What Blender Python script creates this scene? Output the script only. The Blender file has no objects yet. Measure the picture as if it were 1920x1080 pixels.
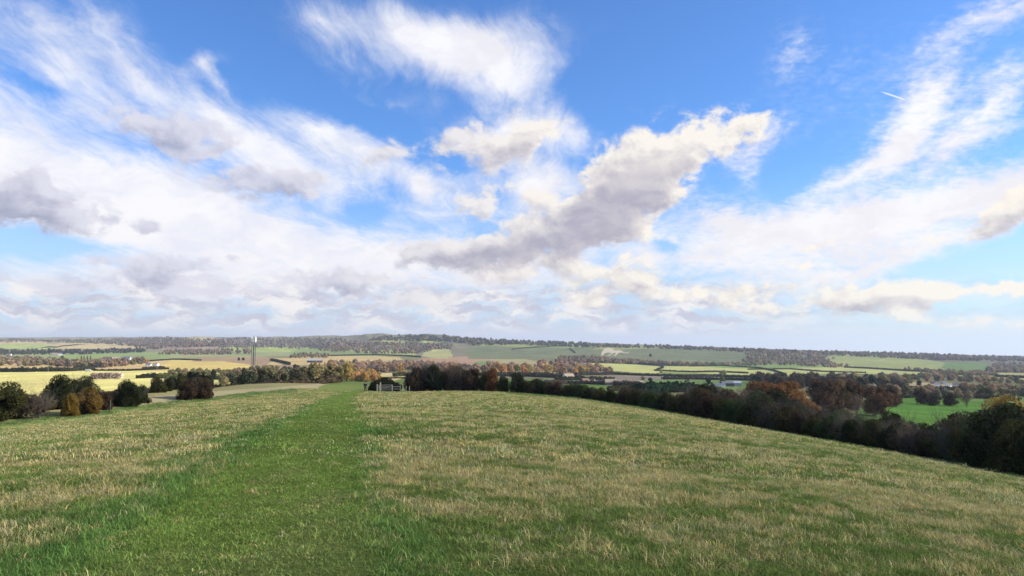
import bpy, bmesh, math, random
import numpy as np
from mathutils import Vector, Matrix
random.seed(7); rng = np.random.default_rng(7)
S = bpy.context.scene; COL = S.collection
R = math.radians
# ------------------------------------------------------------------ camera
F = 1387.0; YH = 645.0; PITCH = math.atan(105/F); EYE = 1.6
cd = bpy.data.cameras.new('camera'); cam = bpy.data.objects.new('camera', cd); COL.objects.link(cam)
cd.sensor_width = 36; cd.lens = 36*F/1920; cd.clip_start = .1; cd.clip_end = 60000
cam.location = (0, 0, EYE); cam.rotation_euler = (R(90)+PITCH, 0, 0); S.camera = cam
S.view_settings.view_transform = 'Standard'; S.view_settings.look = 'None'
S.view_settings.gamma = 1; S.view_settings.use_curve_mapping = False
S.view_settings.exposure = 0.25
# ------------------------------------------------------------------ sun and sky
SUN_AZ, SUN_EL = 90, 26          # degrees clockwise from +Y, degrees up
sl = bpy.data.lights.new('sun', 'SUN'); sl.energy = 5.0; sl.angle = R(.5); sl.color = (1, .9, .74)
so = bpy.data.objects.new('sun', sl); COL.objects.link(so)
sd = Vector((math.sin(R(SUN_AZ))*math.cos(R(SUN_EL)), math.cos(R(SUN_AZ))*math.cos(R(SUN_EL)), math.sin(R(SUN_EL))))
so.rotation_euler = sd.to_track_quat('Z', 'Y').to_euler(); so.location = sd*200

class NT:
    """small helper to write node trees"""
    def __init__(s, tree): s.t = tree; s.n = tree.nodes; s.l = tree.links
    def node(s, typ, **kw):
        nd = s.n.new(typ)
        for k, v in kw.items(): setattr(nd, k, v)
        return nd
    def put(s, sock, v):
        if isinstance(v, bpy.types.NodeSocket): s.l.new(v, sock)
        elif v is not None: sock.default_value = v
    def m(s, op, a, b=None, c=None, clamp=False):
        nd = s.node('ShaderNodeMath', operation=op, use_clamp=clamp)
        s.put(nd.inputs[0], a)
        if b is not None: s.put(nd.inputs[1], b)
        if c is not None: s.put(nd.inputs[2], c)
        return nd.outputs[0]
    def vm(s, op, a, b=None, scale=None):
        nd = s.node('ShaderNodeVectorMath', operation=op); s.put(nd.inputs[0], a)
        if b is not None: s.put(nd.inputs[1], b)
        if scale is not None: s.put(nd.inputs['Scale'], scale)
        return nd.outputs[0]
    def mix(s, f, a, b, mode='MIX'):
        nd = s.node('ShaderNodeMix', data_type='RGBA', blend_type=mode)
        s.put(nd.inputs[0], f); s.put(nd.inputs[6], a); s.put(nd.inputs[7], b); return nd.outputs[2]
    def ss(s, v, a, b, lo=0., hi=1.):
        nd = s.node('ShaderNodeMapRange', interpolation_type='SMOOTHSTEP'); s.put(nd.inputs[0], v)
        nd.inputs[1].default_value = a; nd.inputs[2].default_value = b
        nd.inputs[3].default_value = lo; nd.inputs[4].default_value = hi; return nd.outputs[0]
    def noise(s, vec, scale, detail=5, rough=.55, dist=0., lac=2.0, typ='FBM', out='Fac'):
        nd = s.node('ShaderNodeTexNoise'); s.put(nd.inputs['Vector'], vec)
        nd.inputs['Scale'].default_value = scale; nd.inputs['Detail'].default_value = detail
        nd.inputs['Roughness'].default_value = rough; nd.inputs['Distortion'].default_value = dist
        nd.inputs['Lacunarity'].default_value = lac
        return nd.outputs[out]
    def mapping(s, vec, loc=(0,0,0), rot=(0,0,0), sc=(1,1,1), typ='POINT'):
        nd = s.node('ShaderNodeMapping', vector_type=typ); s.put(nd.inputs[0], vec)
        nd.inputs['Location'].default_value = loc; nd.inputs['Rotation'].default_value = rot
        nd.inputs['Scale'].default_value = sc; return nd.outputs[0]
    def xyz(s, x, y, z=0.):
        nd = s.node('ShaderNodeCombineXYZ'); s.put(nd.inputs[0], x); s.put(nd.inputs[1], y); s.put(nd.inputs[2], z); return nd.outputs[0]

def px_dir(px, py):
    a, b = (px-960)/F, (540-py)/F
    c, s_ = math.cos(PITCH), math.sin(PITCH)
    v = Vector((a, c-s_*b, s_+c*b)).normalized()
    return math.degrees(math.atan2(v.x, v.y)), math.degrees(math.asin(v.z))   # azimuth, elevation
PPD = F*math.pi/180

world = bpy.data.worlds.new('World'); S.world = world; world.use_nodes = True
w = NT(world.node_tree); w.n.clear()
tc = w.node('ShaderNodeTexCoord').outputs['Generated']
sep = w.node('ShaderNodeSeparateXYZ'); w.put(sep.inputs[0], tc)
az = w.m('MULTIPLY', w.m('ARCTAN2', sep.outputs[0], sep.outputs[1]), 180/math.pi)
el = w.m('MULTIPLY', w.m('ARCSINE', sep.outputs[2]), 180/math.pi)
sky = w.node('ShaderNodeTexSky', sky_type='NISHITA', sun_disc=False)
sky.sun_elevation = R(SUN_EL); sky.sun_rotation = R(SUN_AZ); sky.altitude = 150
sky.air_density = 1; sky.dust_density = .6; sky.ozone_density = 2.0
AE = w.xyz(az, el, 0.)
# high cloud lies on a flat layer: project the direction on it, so streaks converge at the horizon
zz = w.m('ADD', w.m('MAXIMUM', sep.outputs[2], 0.), .10)
P = w.xyz(w.m('DIVIDE', sep.outputs[0], zz), w.m('DIVIDE', sep.outputs[1], zz), 0.)
warpP = w.vm('SCALE', w.vm('SUBTRACT', w.noise(P, 1.1, 3, .5, out='Color'), (.5,.5,.5)), scale=.45)
Pw = w.vm('ADD', P, warpP)
wn = w.noise(AE, .11, 5, .6, out='Color')
wA = w.vm('ADD', AE, w.vm('MULTIPLY', w.vm('SUBTRACT', wn, (.5,.5,.5)), (7., 4.5, 0)))
wn2 = w.noise(AE, .35, 5, .62, out='Color')
wB = w.vm('ADD', AE, w.vm('MULTIPLY', w.vm('SUBTRACT', wn2, (.5,.5,.5)), (3.4, 2.4, 0)))

def blobs(vec, lst, gain=1.0):
    acc = 0.
    for (px, py, rx, ry, rot, amp) in lst:
        a, e = px_dir(px, py)
        mp = w.mapping(vec, loc=(a, e, 0), rot=(0, 0, R(-rot)), sc=(rx/PPD, ry/PPD, 1), typ='TEXTURE')
        g = w.node('ShaderNodeTexGradient', gradient_type='QUADRATIC_SPHERE'); w.put(g.inputs[0], mp)
        acc = w.m('MULTIPLY_ADD', g.outputs['Fac'], amp*gain, acc)
    return acc
# rx, ry in picture pixels, rot clockwise in degrees
CIRRUS = [
 (30,330,420,150,20,1.3),(250,400,430,150,18,1.3),(480,450,400,120,14,1.3),(700,480,330,90,6,1.1),(250,520,500,70,3,.6),(940,500,340,90,0,1.25),
 (120,110,330,200,25,.50),(250,110,330,50,45,.42),(440,220,330,34,38,.40),(395,110,60,36,-35,.75),(430,150,110,24,48,.5),(470,270,260,90,22,.65),(60,60,120,60,10,.2),
 (600,240,150,60,12,.85),(680,300,200,80,22,.75),(560,330,260,70,14,.6),
 (620,40,180,60,20,.65),(800,60,260,80,12,.95),(880,130,250,85,15,1.0),(930,110,200,110,-15,.55),(720,190,120,30,5,.3),(960,250,200,80,-8,1.2),(1060,250,110,50,10,.5),
 (1010,340,150,90,10,1.1),(790,350,120,60,15,1.0),(830,410,170,36,0,.5),(1290,240,150,22,-10,.3),
 (1690,260,170,75,-48,1.0),(1600,330,210,50,-25,.85),(1760,180,110,50,-40,.6),(1850,215,190,42,-42,1.0),(1830,275,150,34,-28,.8),(1860,30,230,50,-26,.85),(1880,130,90,30,-30,.5),
 (1860,370,360,70,-16,1.3),(1600,420,380,75,-6,1.2),(1380,420,230,85,8,1.15),(1300,490,290,70,0,1.0),(1560,500,380,55,-6,1.1),(1740,470,240,30,-14,.8),
 (1440,270,120,60,-38,.5),(1475,100,90,120,0,.42),(1410,330,50,60,-20,.3),(1220,460,200,60,0,.6)]
HOLES = [(85,165,150,35,10,.45),(560,150,200,60,35,.6),(700,230,120,60,10,.7),(690,395,80,36,15,.8),(820,300,130,40,0,.5),(1245,458,110,32,5,1.0),
 (1190,170,260,170,0,.6),(1490,330,110,70,-40,.5),(90,455,260,45,6,1.1),(290,475,170,26,10,.6),(1310,517,170,20,0,.5),(1600,497,210,14,-8,.5),(1880,490,240,60,-14,.8),(300,290,200,36,25,.3)]
CUM = [
 (900,468,230,54,-6,1.4),(780,466,110,34,-4,1.0),(1010,435,200,80,-22,1.2),(1130,400,190,110,-32,1.2),(1180,330,190,120,-35,1.3),(1290,280,200,80,-24,1.15),(1400,245,110,44,-12,.6),
 (920,272,200,80,-8,1.1),(1010,250,90,50,0,.6),(930,378,180,56,-4,.75),(1130,440,150,50,0,.9),(718,292,90,44,-15,.75),(1240,360,110,70,-40,.8),
 (490,345,180,46,2,1.35),(585,335,70,24,5,.5),(320,245,170,60,8,1.05),(385,280,100,32,-10,.5),
 (60,392,200,56,0,1.5),(20,342,120,44,0,.95),(210,410,70,22,0,.8),(272,430,44,20,0,.8),
 (310,502,150,44,-2,1.25),(620,525,160,38,-2,1.4),(700,520,70,20,-8,.7),(432,484,34,18,0,.6),(805,523,28,11,0,.8),(190,495,50,14,0,.4),(552,395,16,14,0,.5),
 (945,517,105,34,-3,1.0),(1130,518,130,38,-3,1.0),(1230,522,105,36,0,.95),(1180,488,55,28,0,.8),(1510,470,80,18,-25,.7),(1520,500,60,14,0,.6),(1640,548,70,22,0,.7),(1040,495,120,30,0,.6),
 (340,545,150,32,0,1.0),(1700,592,60,34,-10,1.1),(1735,540,110,36,0,1.1),(1890,540,80,24,0,1.2),(1840,606,150,20,0,.8),(1860,405,190,44,-18,.7),(1950,375,120,40,-18,.6),
 (1540,565,260,56,0,.9),(80,525,240,34,0,.7),(820,560,280,34,0,.6),(1300,550,240,36,0,.7),(1100,560,200,34,0,.6)]
VEIL = [(250,300,620,330,22,.45),(700,330,560,260,10,.36),(150,120,360,240,20,.22),(880,110,420,190,10,.34),(1000,380,360,240,0,.40),(1500,430,620,150,-5,.35),(1740,250,340,220,-45,.42),(1010,90,160,220,0,.42),(640,90,260,160,20,.30),(1180,60,200,120,0,.16),(1560,150,330,220,-30,.22),(500,540,900,90,0,.5),(1400,560,500,60,0,.4),(1150,300,260,200,0,.2),(1420,290,180,90,-20,.25)]
cir = w.m('SUBTRACT', w.m('ADD', blobs(wA, CIRRUS), blobs(wA, VEIL)), blobs(wB, HOLES))
st1 = w.noise(w.mapping(Pw, sc=(3.6, .95, 1)), 1.9, 12, .70, .35)
st2 = w.noise(w.mapping(Pw, sc=(1.7, 1.3, 1)), 1.7, 12, .66, .3)
spots = w.noise(w.mapping(AE, rot=(0,0,R(-25)), sc=(1, 1.7, 1)), 1.15, 5, .6, .3)
rip = w.noise(w.mapping(Pw, sc=(3.0, 8.5, 1), rot=(0,0,R(12))), 3.4, 6, .66, .5)
tex = w.m('ADD', w.m('MULTIPLY', st1, .62), w.m('MULTIPLY', st2, .38))
right = w.ss(az, 8., 15., 0., 1.35)
tex = w.m('ADD', w.m('MULTIPLY', tex, w.m('SUBTRACT', 1., w.m('MULTIPLY', right, .5))), w.m('MULTIPLY', w.m('MULTIPLY', right, .5), w.m('ADD', w.m('MULTIPLY', rip, .35), w.m('MULTIPLY', spots, .65))))
# beyond the picture the cloud goes on as a broken field
outm = w.m('MAXIMUM', w.ss(w.m('ABSOLUTE', az), 35., 48.), w.ss(el, 28., 40.))
gen = w.ss(w.noise(P, .55, 4, .5), .42, .62)
cir = w.m('ADD', cir, w.m('MULTIPLY', w.m('MULTIPLY', gen, outm), .75))
cden = w.m('ADD', cir, w.m('MULTIPLY', w.m('SUBTRACT', tex, .5), 2.6))
calpha = w.m('MULTIPLY', w.ss(cden, .0, 1.25), w.ss(cir, .0, .45))
# low cloud rows near the horizon
band = w.m('MULTIPLY', w.ss(el, .3, 1.2), w.ss(el, 5.6, 3.4))
bandmask = w.m('SUBTRACT', 1., w.m('MULTIPLY', w.ss(az, 14., 26.), .75))
hv = w.mapping(wB, sc=(.26, 1.05, 1))
bn = w.noise(hv, 1.0, 6, .55)
bandd = w.m('MULTIPLY', w.m('MULTIPLY', band, bandmask), w.ss(bn, .33, .56))
def cum_density(off):
    v = w.vm('ADD', wB, off) if off else wB
    cl = blobs(v, CUM)
    return cl
cu = cum_density(None)
bill = w.noise(w.mapping(AE, sc=(1, 1.5, 1)), .34, 9, .60, .3)
bill2 = w.noise(w.mapping(w.vm('ADD', AE, (.62, .55, 0)), sc=(1, 1.5, 1)), .34, 9, .60, .3)
cud = w.m('ADD', cu, w.m('MULTIPLY', w.m('SUBTRACT', bill, .5), 3.3))
calf = w.m('MULTIPLY', w.ss(cud, .0, .62), w.ss(cu, .0, .26))
calf = w.m('MULTIPLY', calf, .93)
relief = w.ss(w.m('SUBTRACT', bill, bill2), -.16, .16)        # the side towards the sun is the light one
thick = w.ss(cud, .35, 1.15)
warm = w.ss(az, -22., 12., 0., 1.)
K = 10.0
def col(r, g, b): return (r*K, g*K, b*K, 1)
grey = w.mix(warm, col(.30, .32, .46), col(.45, .41, .48))
lit = w.mix(warm, col(.72, .72, .82), col(1.0, .93, .82))
cus = blobs(w.vm('ADD', wB, (.75, .95, 0)), CUM)
cus = w.m('ADD', cus, w.m('MULTIPLY', w.m('SUBTRACT', bill2, .5), 1.6))
expo = w.ss(cus, 1.25, .05)
sh = w.m('MULTIPLY', relief, w.m('SUBTRACT', 1., w.m('MULTIPLY', thick, .45)))
BR = [(1290,280,210,80,-20,.8),(1190,310,110,70,-20,.5),(1730,540,110,40,0,1.),(1700,590,70,40,0,1.),(1890,540,90,30,0,1.),(345,542,110,30,0,.9),(950,262,150,50,0,.55),(945,515,90,20,0,.6)]
br = w.m('MULTIPLY', blobs(AE, BR), 1.0)
sh = w.m('ADD', w.m('MULTIPLY', sh, .40), w.m('ADD', w.m('MULTIPLY', expo, .75), w.m('MULTIPLY', br, .75)), clamp=True)
cumcol = w.mix(sh, grey, lit)
# clear sky: deeper and purer blue overhead, pale towards the horizon
skyc = w.mix(1., sky.outputs[0], (.86, 1.36, 2.08, 1), 'MULTIPLY')
zen = w.ss(el, 0., 26.)
skyc = w.mix(w.m('MULTIPLY', w.ss(el, 14., 0.), .75), skyc, w.mix(w.ss(az, 10., 32.), col(.60, .72, .90), col(.66, .84, .96)))
cshade = w.ss(w.noise(w.mapping(wA, sc=(.16, .38, 1)), 1.0, 8, .62, .4), .36, .60)
ciralb = w.mix(cshade, w.mix(w.ss(az, -20., 15.), col(.83, .84, .92), col(.88, .85, .88)), w.mix(w.ss(el, 4., 16.), col(.96, .93, .94), col(.98, .97, .99)))
c1 = w.mix(w.m('MULTIPLY', calpha, .96), skyc, ciralb)
bcol = w.mix(w.ss(w.noise(w.mapping(wB, loc=(.18,.42,0), sc=(.26, 1.05, 1)), 1.0, 6, .55), .42, .6), col(.57, .56, .66), col(.95, .90, .87))
c2 = w.mix(w.m('MULTIPLY', bandd, .92), c1, bcol)
c3 = w.mix(calf, c2, cumcol)
hor = w.m('MULTIPLY', w.ss(el, 2.4, .1), .72)
c4 = w.mix(hor, c3, w.mix(w.ss(az, 5., 30.), col(.74, .74, .82), col(.86, .88, .86)))
# vapour trail
a0, e0 = px_dir(1676, 180)
mp = w.mapping(AE, loc=(a0, e0, 0), rot=(0,0,R(-27)), sc=(27/PPD, 1.7/PPD, 1), typ='TEXTURE')
g = w.node('ShaderNodeTexGradient', gradient_type='SPHERICAL'); w.put(g.inputs[0], mp)
c4 = w.mix(w.m('MULTIPLY', w.ss(g.outputs['Fac'], 0., .5), .7), c4, col(.95, .97, .98))
bg = w.node('ShaderNodeBackground'); w.put(bg.inputs[0], c4); bg.inputs[1].default_value = .088
wo = w.node('ShaderNodeOutputWorld'); w.l.new(bg.outputs[0], wo.inputs[0])
world.cycles.sampling_method = 'MANUAL'; world.cycles.sample_map_resolution = 512

# ------------------------------------------------------------------ small helpers
def tag(o, label=None, cat=None, group=None, kind=None):
    if label: o['label'] = label
    if cat: o['category'] = cat
    if group: o['group'] = group
    if kind: o['kind'] = kind
    return o
def mesh_np(name, V, Fc, mat=None, smooth=False):
    """V (n,3), Fc (m,k) with constant k"""
    me = bpy.data.meshes.new(name); V = np.asarray(V, np.float32); Fc = np.asarray(Fc, np.int32)
    n, k = Fc.shape
    me.vertices.add(len(V)); me.vertices.foreach_set('co', V.ravel())
    me.loops.add(n*k); me.loops.foreach_set('vertex_index', Fc.ravel())
    me.polygons.add(n); me.polygons.foreach_set('loop_start', np.arange(0, n*k, k, dtype=np.int32))
    if smooth: me.polygons.foreach_set('use_smooth', np.ones(n, bool))
    me.update(calc_edges=True); me.validate()
    if mat: me.materials.append(mat)
    return me
def obj(name, me, parent=None, loc=(0,0,0), color=None):
    o = bpy.data.objects.new(name, me); COL.objects.link(o); o.location = loc
    if parent: o.parent = parent
    if color is not None: o.color = (*color, 1)
    return o
def empty(name, loc=(0,0,0), rz=0, label=None, cat=None, group=None):
    o = bpy.data.objects.new(name, None); COL.objects.link(o); o.location = loc; o.rotation_euler = (0,0,rz)
    o.empty_display_size = .3
    return tag(o, label, cat, group)
class MB:
    """collects boxes, tubes and polygons into one mesh"""
    def __init__(s): s.v = []; s.f = []
    def box(s, c, d, rz=0, M=None):
        m = Matrix.Translation(c) @ Matrix.Rotation(rz, 4, 'Z') if M is None else M
        i = len(s.v)
        for a in (-1,1):
            for b in (-1,1):
                for e in (-1,1): s.v.append(tuple(m @ Vector((a*d[0]/2, b*d[1]/2, e*d[2]/2))))
        for q in ((0,1,3,2),(4,6,7,5),(0,4,5,1),(2,3,7,6),(0,2,6,4),(1,5,7,3)): s.f.append(tuple(i+t for t in q))
        return s
    def bar(s, a, b, r, n=6, r2=None):
        a, b = Vector(a), Vector(b); r2 = r if r2 is None else r2
        d = (b-a).normalized(); u = d.orthogonal().normalized(); v = d.cross(u); i = len(s.v)
        for p, rr in ((a, r), (b, r2)):
            for k in range(n):
                t = 2*math.pi*k/n; s.v.append(tuple(p + u*rr*math.cos(t) + v*rr*math.sin(t)))
        for k in range(n): s.f.append((i+k, i+(k+1)%n, i+n+(k+1)%n, i+n+k))
        s.f.append(tuple(i+k for k in range(n))[::-1]); s.f.append(tuple(i+n+k for k in range(n))); return s
    def poly(s, pts, faces):
        i = len(s.v); s.v += [tuple(p) for p in pts]; s.f += [tuple(i+t for t in f) for f in faces]; return s
    def build(s, name, mat, parent=None, loc=(0,0,0), color=None):
        me = bpy.data.meshes.new(name); me.from_pydata(s.v, [], s.f); me.update()
        bm = bmesh.new(); bm.from_mesh(me); bmesh.ops.recalc_face_normals(bm, faces=bm.faces); bm.to_mesh(me); bm.free()
        if mat: me.materials.append(mat)
        return obj(name, me, parent, loc, color)

# value noise in numpy
_perm = np.random.default_rng(3).random((256, 256))
def vnoise(x, y):
    xi = np.floor(x).astype(int); yi = np.floor(y).astype(int); fx = x-xi; fy = y-yi
    fx = fx*fx*(3-2*fx); fy = fy*fy*(3-2*fy)
    g = lambda a, b: _perm[a & 255, b & 255]
    return (g(xi,yi)*(1-fx)+g(xi+1,yi)*fx)*(1-fy) + (g(xi,yi+1)*(1-fx)+g(xi+1,yi+1)*fx)*fy
def fbm(x, y, oct=4, gain=.5):
    s = 0; a = 1; t = 0
    for k in range(oct): s = s + a*vnoise(x*2**k+17.3*k, y*2**k-9.1*k); t += a; a *= gain
    return s/t
def sstep(a, b, x): t = np.clip((x-a)/(b-a), 0, 1); return t*t*(3-2*t)

# ------------------------------------------------------------------ terrain shape
_c = [1.8616, 4.8973, 12.6564, 2.3125, 0.8945, -7.1497, -1.661, -4.7084, -0.4165, -4.7361, 5.3177, 1.7123]
def near_drop(x, y):
    x = np.clip(x, -62, 42)/50; y = np.clip(y, -6, 170)/100
    B = [x, y, x*x, x*y, y*y, x*x*y, x*y*y, x**3, y**3, x**4, x**3*y, x*x*y*y]
    return EYE + sum(c*b for c, b in zip(_c, B))
BX = [-500, 0, 200, 400, 600, 700, 900, 1100, 1300, 1500, 1700, 1920, 2400]
BD = [55, 70, 80, 100, 140, 142, 140, 125, 100, 80, 62, 46, 34]
def bound(px): return np.interp(px, BX, BD)
TD = np.array([100,150,200,300,450,750,1000,1500,2200,2800,3200,3600,4200,5000,6500,9000,18000], float)
TP = np.array([-400,0,320,480,640,800,960,1120,1280,1440,1600,1760,1920,2300], float)
TY = np.array([
 [880,860,850,820,790,760,715,700,685,675,668,664,660,655,645,637,634],
 [830,810,795,775,750,712,698,683,675,668,664,661,656,650,639,635,634],
 [752,749,746,740,735,708,694,681,671,665,661,658,654,646,634,633,634],
 [740,737,733,724,718,706,694,682,672,666,661,658,655,647,634,636,636],
 [742,733,724,712,722,711,702,685,673,666,661,658,651,637,631,634,636],
 [745,738,732,722,722,710,701,688,674,668,663,656,640,631,632,634,638],
 [748,747,745,738,728,714,704,692,678,670,663,651,640,641,642,644,645],
 [762,758,755,742,730,717,707,696,682,672,663,650,645,645,646,647,648],
 [785,780,775,748,733,720,711,700,688,680,669,656,650,650,650,651,651],
 [805,803,795,757,738,724,714,702,690,682,671,659,656,656,656,656,656],
 [840,830,812,770,747,729,716,704,693,684,674,665,662,661,660,660,660],
 [875,855,830,785,755,733,719,706,695,687,680,672,668,667,666,665,665],
 [905,880,845,795,762,738,722,709,699,691,684,677,673,672,670,668,668],
 [940,900,860,805,770,742,726,712,702,694,688,682,678,676,674,672,672]], float)
LD = np.linspace(math.log(95), math.log(18500), 500)
_rows = np.array([np.interp(LD, np.log(TD), r) for r in TY])
k = np.exp(-np.linspace(-2, 2, 25)**2); k /= k.sum()
_rows = np.array([np.convolve(np.pad(r, 12, 'edge'), k, 'valid') for r in _rows])
GP = np.arange(-400, 2301, 20.)
_grid = np.array([np.interp(GP, TP, _rows[:, j]) for j in range(len(LD))]).T
k2 = np.exp(-np.linspace(-2, 2, 11)**2); k2 /= k2.sum()
_grid = np.array([np.convolve(np.pad(_grid[:, j], 5, 'edge'), k2, 'valid') for j in range(len(LD))]).T
def far_y(px, d):
    u = np.clip((px-GP[0])/20, 0, len(GP)-1.001); v = np.clip((np.log(np.maximum(d, 1))-LD[0])/(LD[1]-LD[0]), 0, len(LD)-1.001)
    i = u.astype(int); j = v.astype(int); a = u-i; b = v-j
    return (_grid[i,j]*(1-a)+_grid[i+1,j]*a)*(1-b) + (_grid[i,j+1]*(1-a)+_grid[i+1,j+1]*a)*b
def ground(x, y):
    """height of the land at x, y"""
    x = np.asarray(x, float); y = np.asarray(y, float)
    r = np.hypot(x, y)+1e-6; a = np.arctan2(x, y)
    ac = np.clip(a, -R(46), R(46)); d = r*np.cos(ac); px = 960 + F*np.tan(ac)
    nd = near_drop(x, y)
    fd = d*(far_y(px, d)-YH)/F
    hill = sstep(2600, 3600, d)
    fd = fd - hill*(fbm(x/420+5, y/420, 4)-.5)*sstep(2600, 4200, d)*(22+34*(1-sstep(750, 1000, px))) - (1-sstep(800, 960, px))*sstep(3300, 4300, d)*(1-sstep(5200, 6500, d))*sstep(220, 360, px)*(1-np.abs(2*vnoise(px/46+3+d/1800, d/9000)-1))*26 - hill*(fbm(x/130, y/130, 3)-.5)*4
    fd = fd - sstep(250, 600, d)*(fbm(x/180, y/180, 3)-.5)*1.6
    b = bound(px); t = sstep(b*1.03, b*1.45, d)
    drop = nd*(1-t) + fd*t
    drop = drop + (fbm(x/6, y/6, 3)-.5)*.16*sstep(3, 12, d)*(1-t)
    return EYE - drop
def gz(x, y): return float(ground(np.array([x]), np.array([y]))[0])
_dd = np.exp(np.linspace(math.log(30), math.log(17000), 1400))
def hit(px, py, dmin=0.):
    """walk out along the bearing of px until the land comes up to the sight line"""
    x = (px-960)/F*_dd
    yi = YH + F*(EYE-ground(x, _dd))/_dd
    ok = np.where((yi <= py) & (_dd > dmin))[0]
    if len(ok) == 0: ok = [np.argmin(np.where(_dd > dmin, yi, 9e9))]
    d = _dd[ok[0]]; return (px-960)/F*d, d
def at(px, d): x = (px-960)/F*d; return Vector((x, d, gz(x, d)))
def at_img(px, py, dmin=0.): x, d = hit(px, py, dmin); return Vector((x, d, gz(x, d)))

# ------------------------------------------------------------------ materials
def newmat(name):
    m = bpy.data.materials.new(name); m.use_nodes = True; t = NT(m.node_tree); t.n.clear()
    o = t.node('ShaderNodeOutputMaterial'); return m, t, o
def simple(name, color, rough=.7, metal=0., noise=.25, nscale=6.):
    m, t, o = newmat(name)
    b = t.node('ShaderNodeBsdfPrincipled'); tcn = t.node('ShaderNodeTexCoord').outputs['Object']
    n = t.noise(tcn, nscale, 5, .6)
    c = t.mix(1., (*color, 1), t.mix(n, (1-noise,)*3+(1,), (1+noise,)*3+(1,)), 'MULTIPLY')
    t.put(b.inputs['Base Color'], c); b.inputs['Roughness'].default_value = rough; b.inputs['Metallic'].default_value = metal
    b.inputs['Specular IOR Level'].default_value = .25
    t.l.new(b.outputs[0], o.inputs[0]); return m
def leaf_mat(name, trans=.22):
    m, t, o = newmat(name)
    oc = t.node('ShaderNodeObjectInfo').outputs['Color']
    v = t.node('ShaderNodeAttribute', attribute_name='var')
    s = t.node('ShaderNodeSeparateColor'); t.put(s.inputs[0], v.outputs['Color'])
    hs = t.node('ShaderNodeHueSaturation'); t.put(hs.inputs['Color'], oc)
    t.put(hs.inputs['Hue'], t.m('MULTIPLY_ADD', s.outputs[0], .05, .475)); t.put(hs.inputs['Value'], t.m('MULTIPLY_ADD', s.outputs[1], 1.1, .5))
    hs.inputs['Saturation'].default_value = 1.0
    d = t.node('ShaderNodeBsdfDiffuse'); t.put(d.inputs[0], hs.outputs[0])
    tr = t.node('ShaderNodeBsdfTranslucent'); t.put(tr.inputs[0], hs.outputs[0])
    mx = t.node('ShaderNodeMixShader'); mx.inputs[0].default_value = trans
    t.l.new(d.outputs[0], mx.inputs[1]); t.l.new(tr.outputs[0], mx.inputs[2]); t.l.new(mx.outputs[0], o.inputs[0]); return m
def inst_leaf_mat(name, attr='tint', trans=.22, val=1.1):
    m, t, o = newmat(name)
    oc = t.node('ShaderNodeAttribute', attribute_name=attr, attribute_type='INSTANCER').outputs['Color']
    v = t.node('ShaderNodeAttribute', attribute_name='var')
    s = t.node('ShaderNodeSeparateColor'); t.put(s.inputs[0], v.outputs['Color'])
    hs = t.node('ShaderNodeHueSaturation'); t.put(hs.inputs['Color'], oc)
    t.put(hs.inputs['Hue'], t.m('MULTIPLY_ADD', s.outputs[0], .05, .475)); t.put(hs.inputs['Value'], t.m('MULTIPLY_ADD', s.outputs[1], val, 1-val/2))
    d = t.node('ShaderNodeBsdfDiffuse'); t.put(d.inputs[0], hs.outputs[0])
    tr = t.node('ShaderNodeBsdfTranslucent'); t.put(tr.inputs[0], hs.outputs[0])
    mx = t.node('ShaderNodeMixShader'); mx.inputs[0].default_value = trans
    t.l.new(d.outputs[0], mx.inputs[1]); t.l.new(tr.outputs[0], mx.inputs[2]); t.l.new(mx.outputs[0], o.inputs[0]); return m
LEAF = leaf_mat('leaf'); LEAF_I = inst_leaf_mat('leaf_wood'); GRASS = inst_leaf_mat('grass_blade', trans=.3)
BARK = simple('bark', (.10,.085,.07), .9); TWIG = simple('twig', (.11,.092,.075), .9)
WOOD = simple('weathered_wood', (.50,.43,.33), .8, 0, .3, 9); STEEL = simple('galvanised_steel', (.36,.37,.38), .45, .6, .15)
WHITE = simple('white_paint', (.78,.78,.76), .5, 0, .06); DARK = simple('dark_metal', (.05,.05,.055), .5)
def ground_mat(name, vcol=False, scale=1., amp=.3, stripe=0.):
    m, t, o = newmat(name)
    pos = t.node('ShaderNodeNewGeometry').outputs['Position']
    base = t.node('ShaderNodeAttribute', attribute_name='Col').outputs['Color'] if vcol else t.node('ShaderNodeObjectInfo').outputs['Color']
    n1 = t.noise(pos, .012*scale, 6, .6); n2 = t.noise(t.mapping(pos, sc=(1, .35, 1), rot=(0,0,.5)), .09*scale, 6, .7)
    f = t.m('ADD', t.m('MULTIPLY', t.m('SUBTRACT', n1, .5), amp*2.4), t.m('MULTIPLY', t.m('SUBTRACT', n2, .5), amp*1.6))
    if stripe:
        wv = t.node('ShaderNodeTexWave'); t.put(wv.inputs['Vector'], t.mapping(pos, rot=(0,0,R(62)))); wv.inputs['Scale'].default_value = .012
        wv.inputs['Distortion'].default_value = 1.5; wv.inputs['Detail'].default_value = 2
        f = t.m('ADD', f, t.m('MULTIPLY', t.m('SUBTRACT', wv.outputs['Fac'], .5), stripe))
    g_ = t.m('ADD', f, 1.)
    c = t.mix(1., base, t.xyz(g_, g_, t.m('MULTIPLY_ADD', f, .6, 1.)), 'MULTIPLY')
    hs = t.node('ShaderNodeHueSaturation'); t.put(hs.inputs['Color'], c); t.put(hs.inputs['Hue'], t.m('MULTIPLY_ADD', t.noise(pos, .02*scale, 3), .05, .475))
    d = t.node('ShaderNodeBsdfDiffuse'); t.put(d.inputs[0], hs.outputs[0]); d.inputs['Roughness'].default_value = .6
    t.l.new(d.outputs[0], o.inputs[0]); return m
FIELD = ground_mat('field_soil_and_crop', amp=.42, stripe=.12); HILL = ground_mat('downland', scale=.8, amp=.4)
MEADOW = ground_mat('meadow_turf', vcol=True, scale=30, amp=.25)

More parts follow.
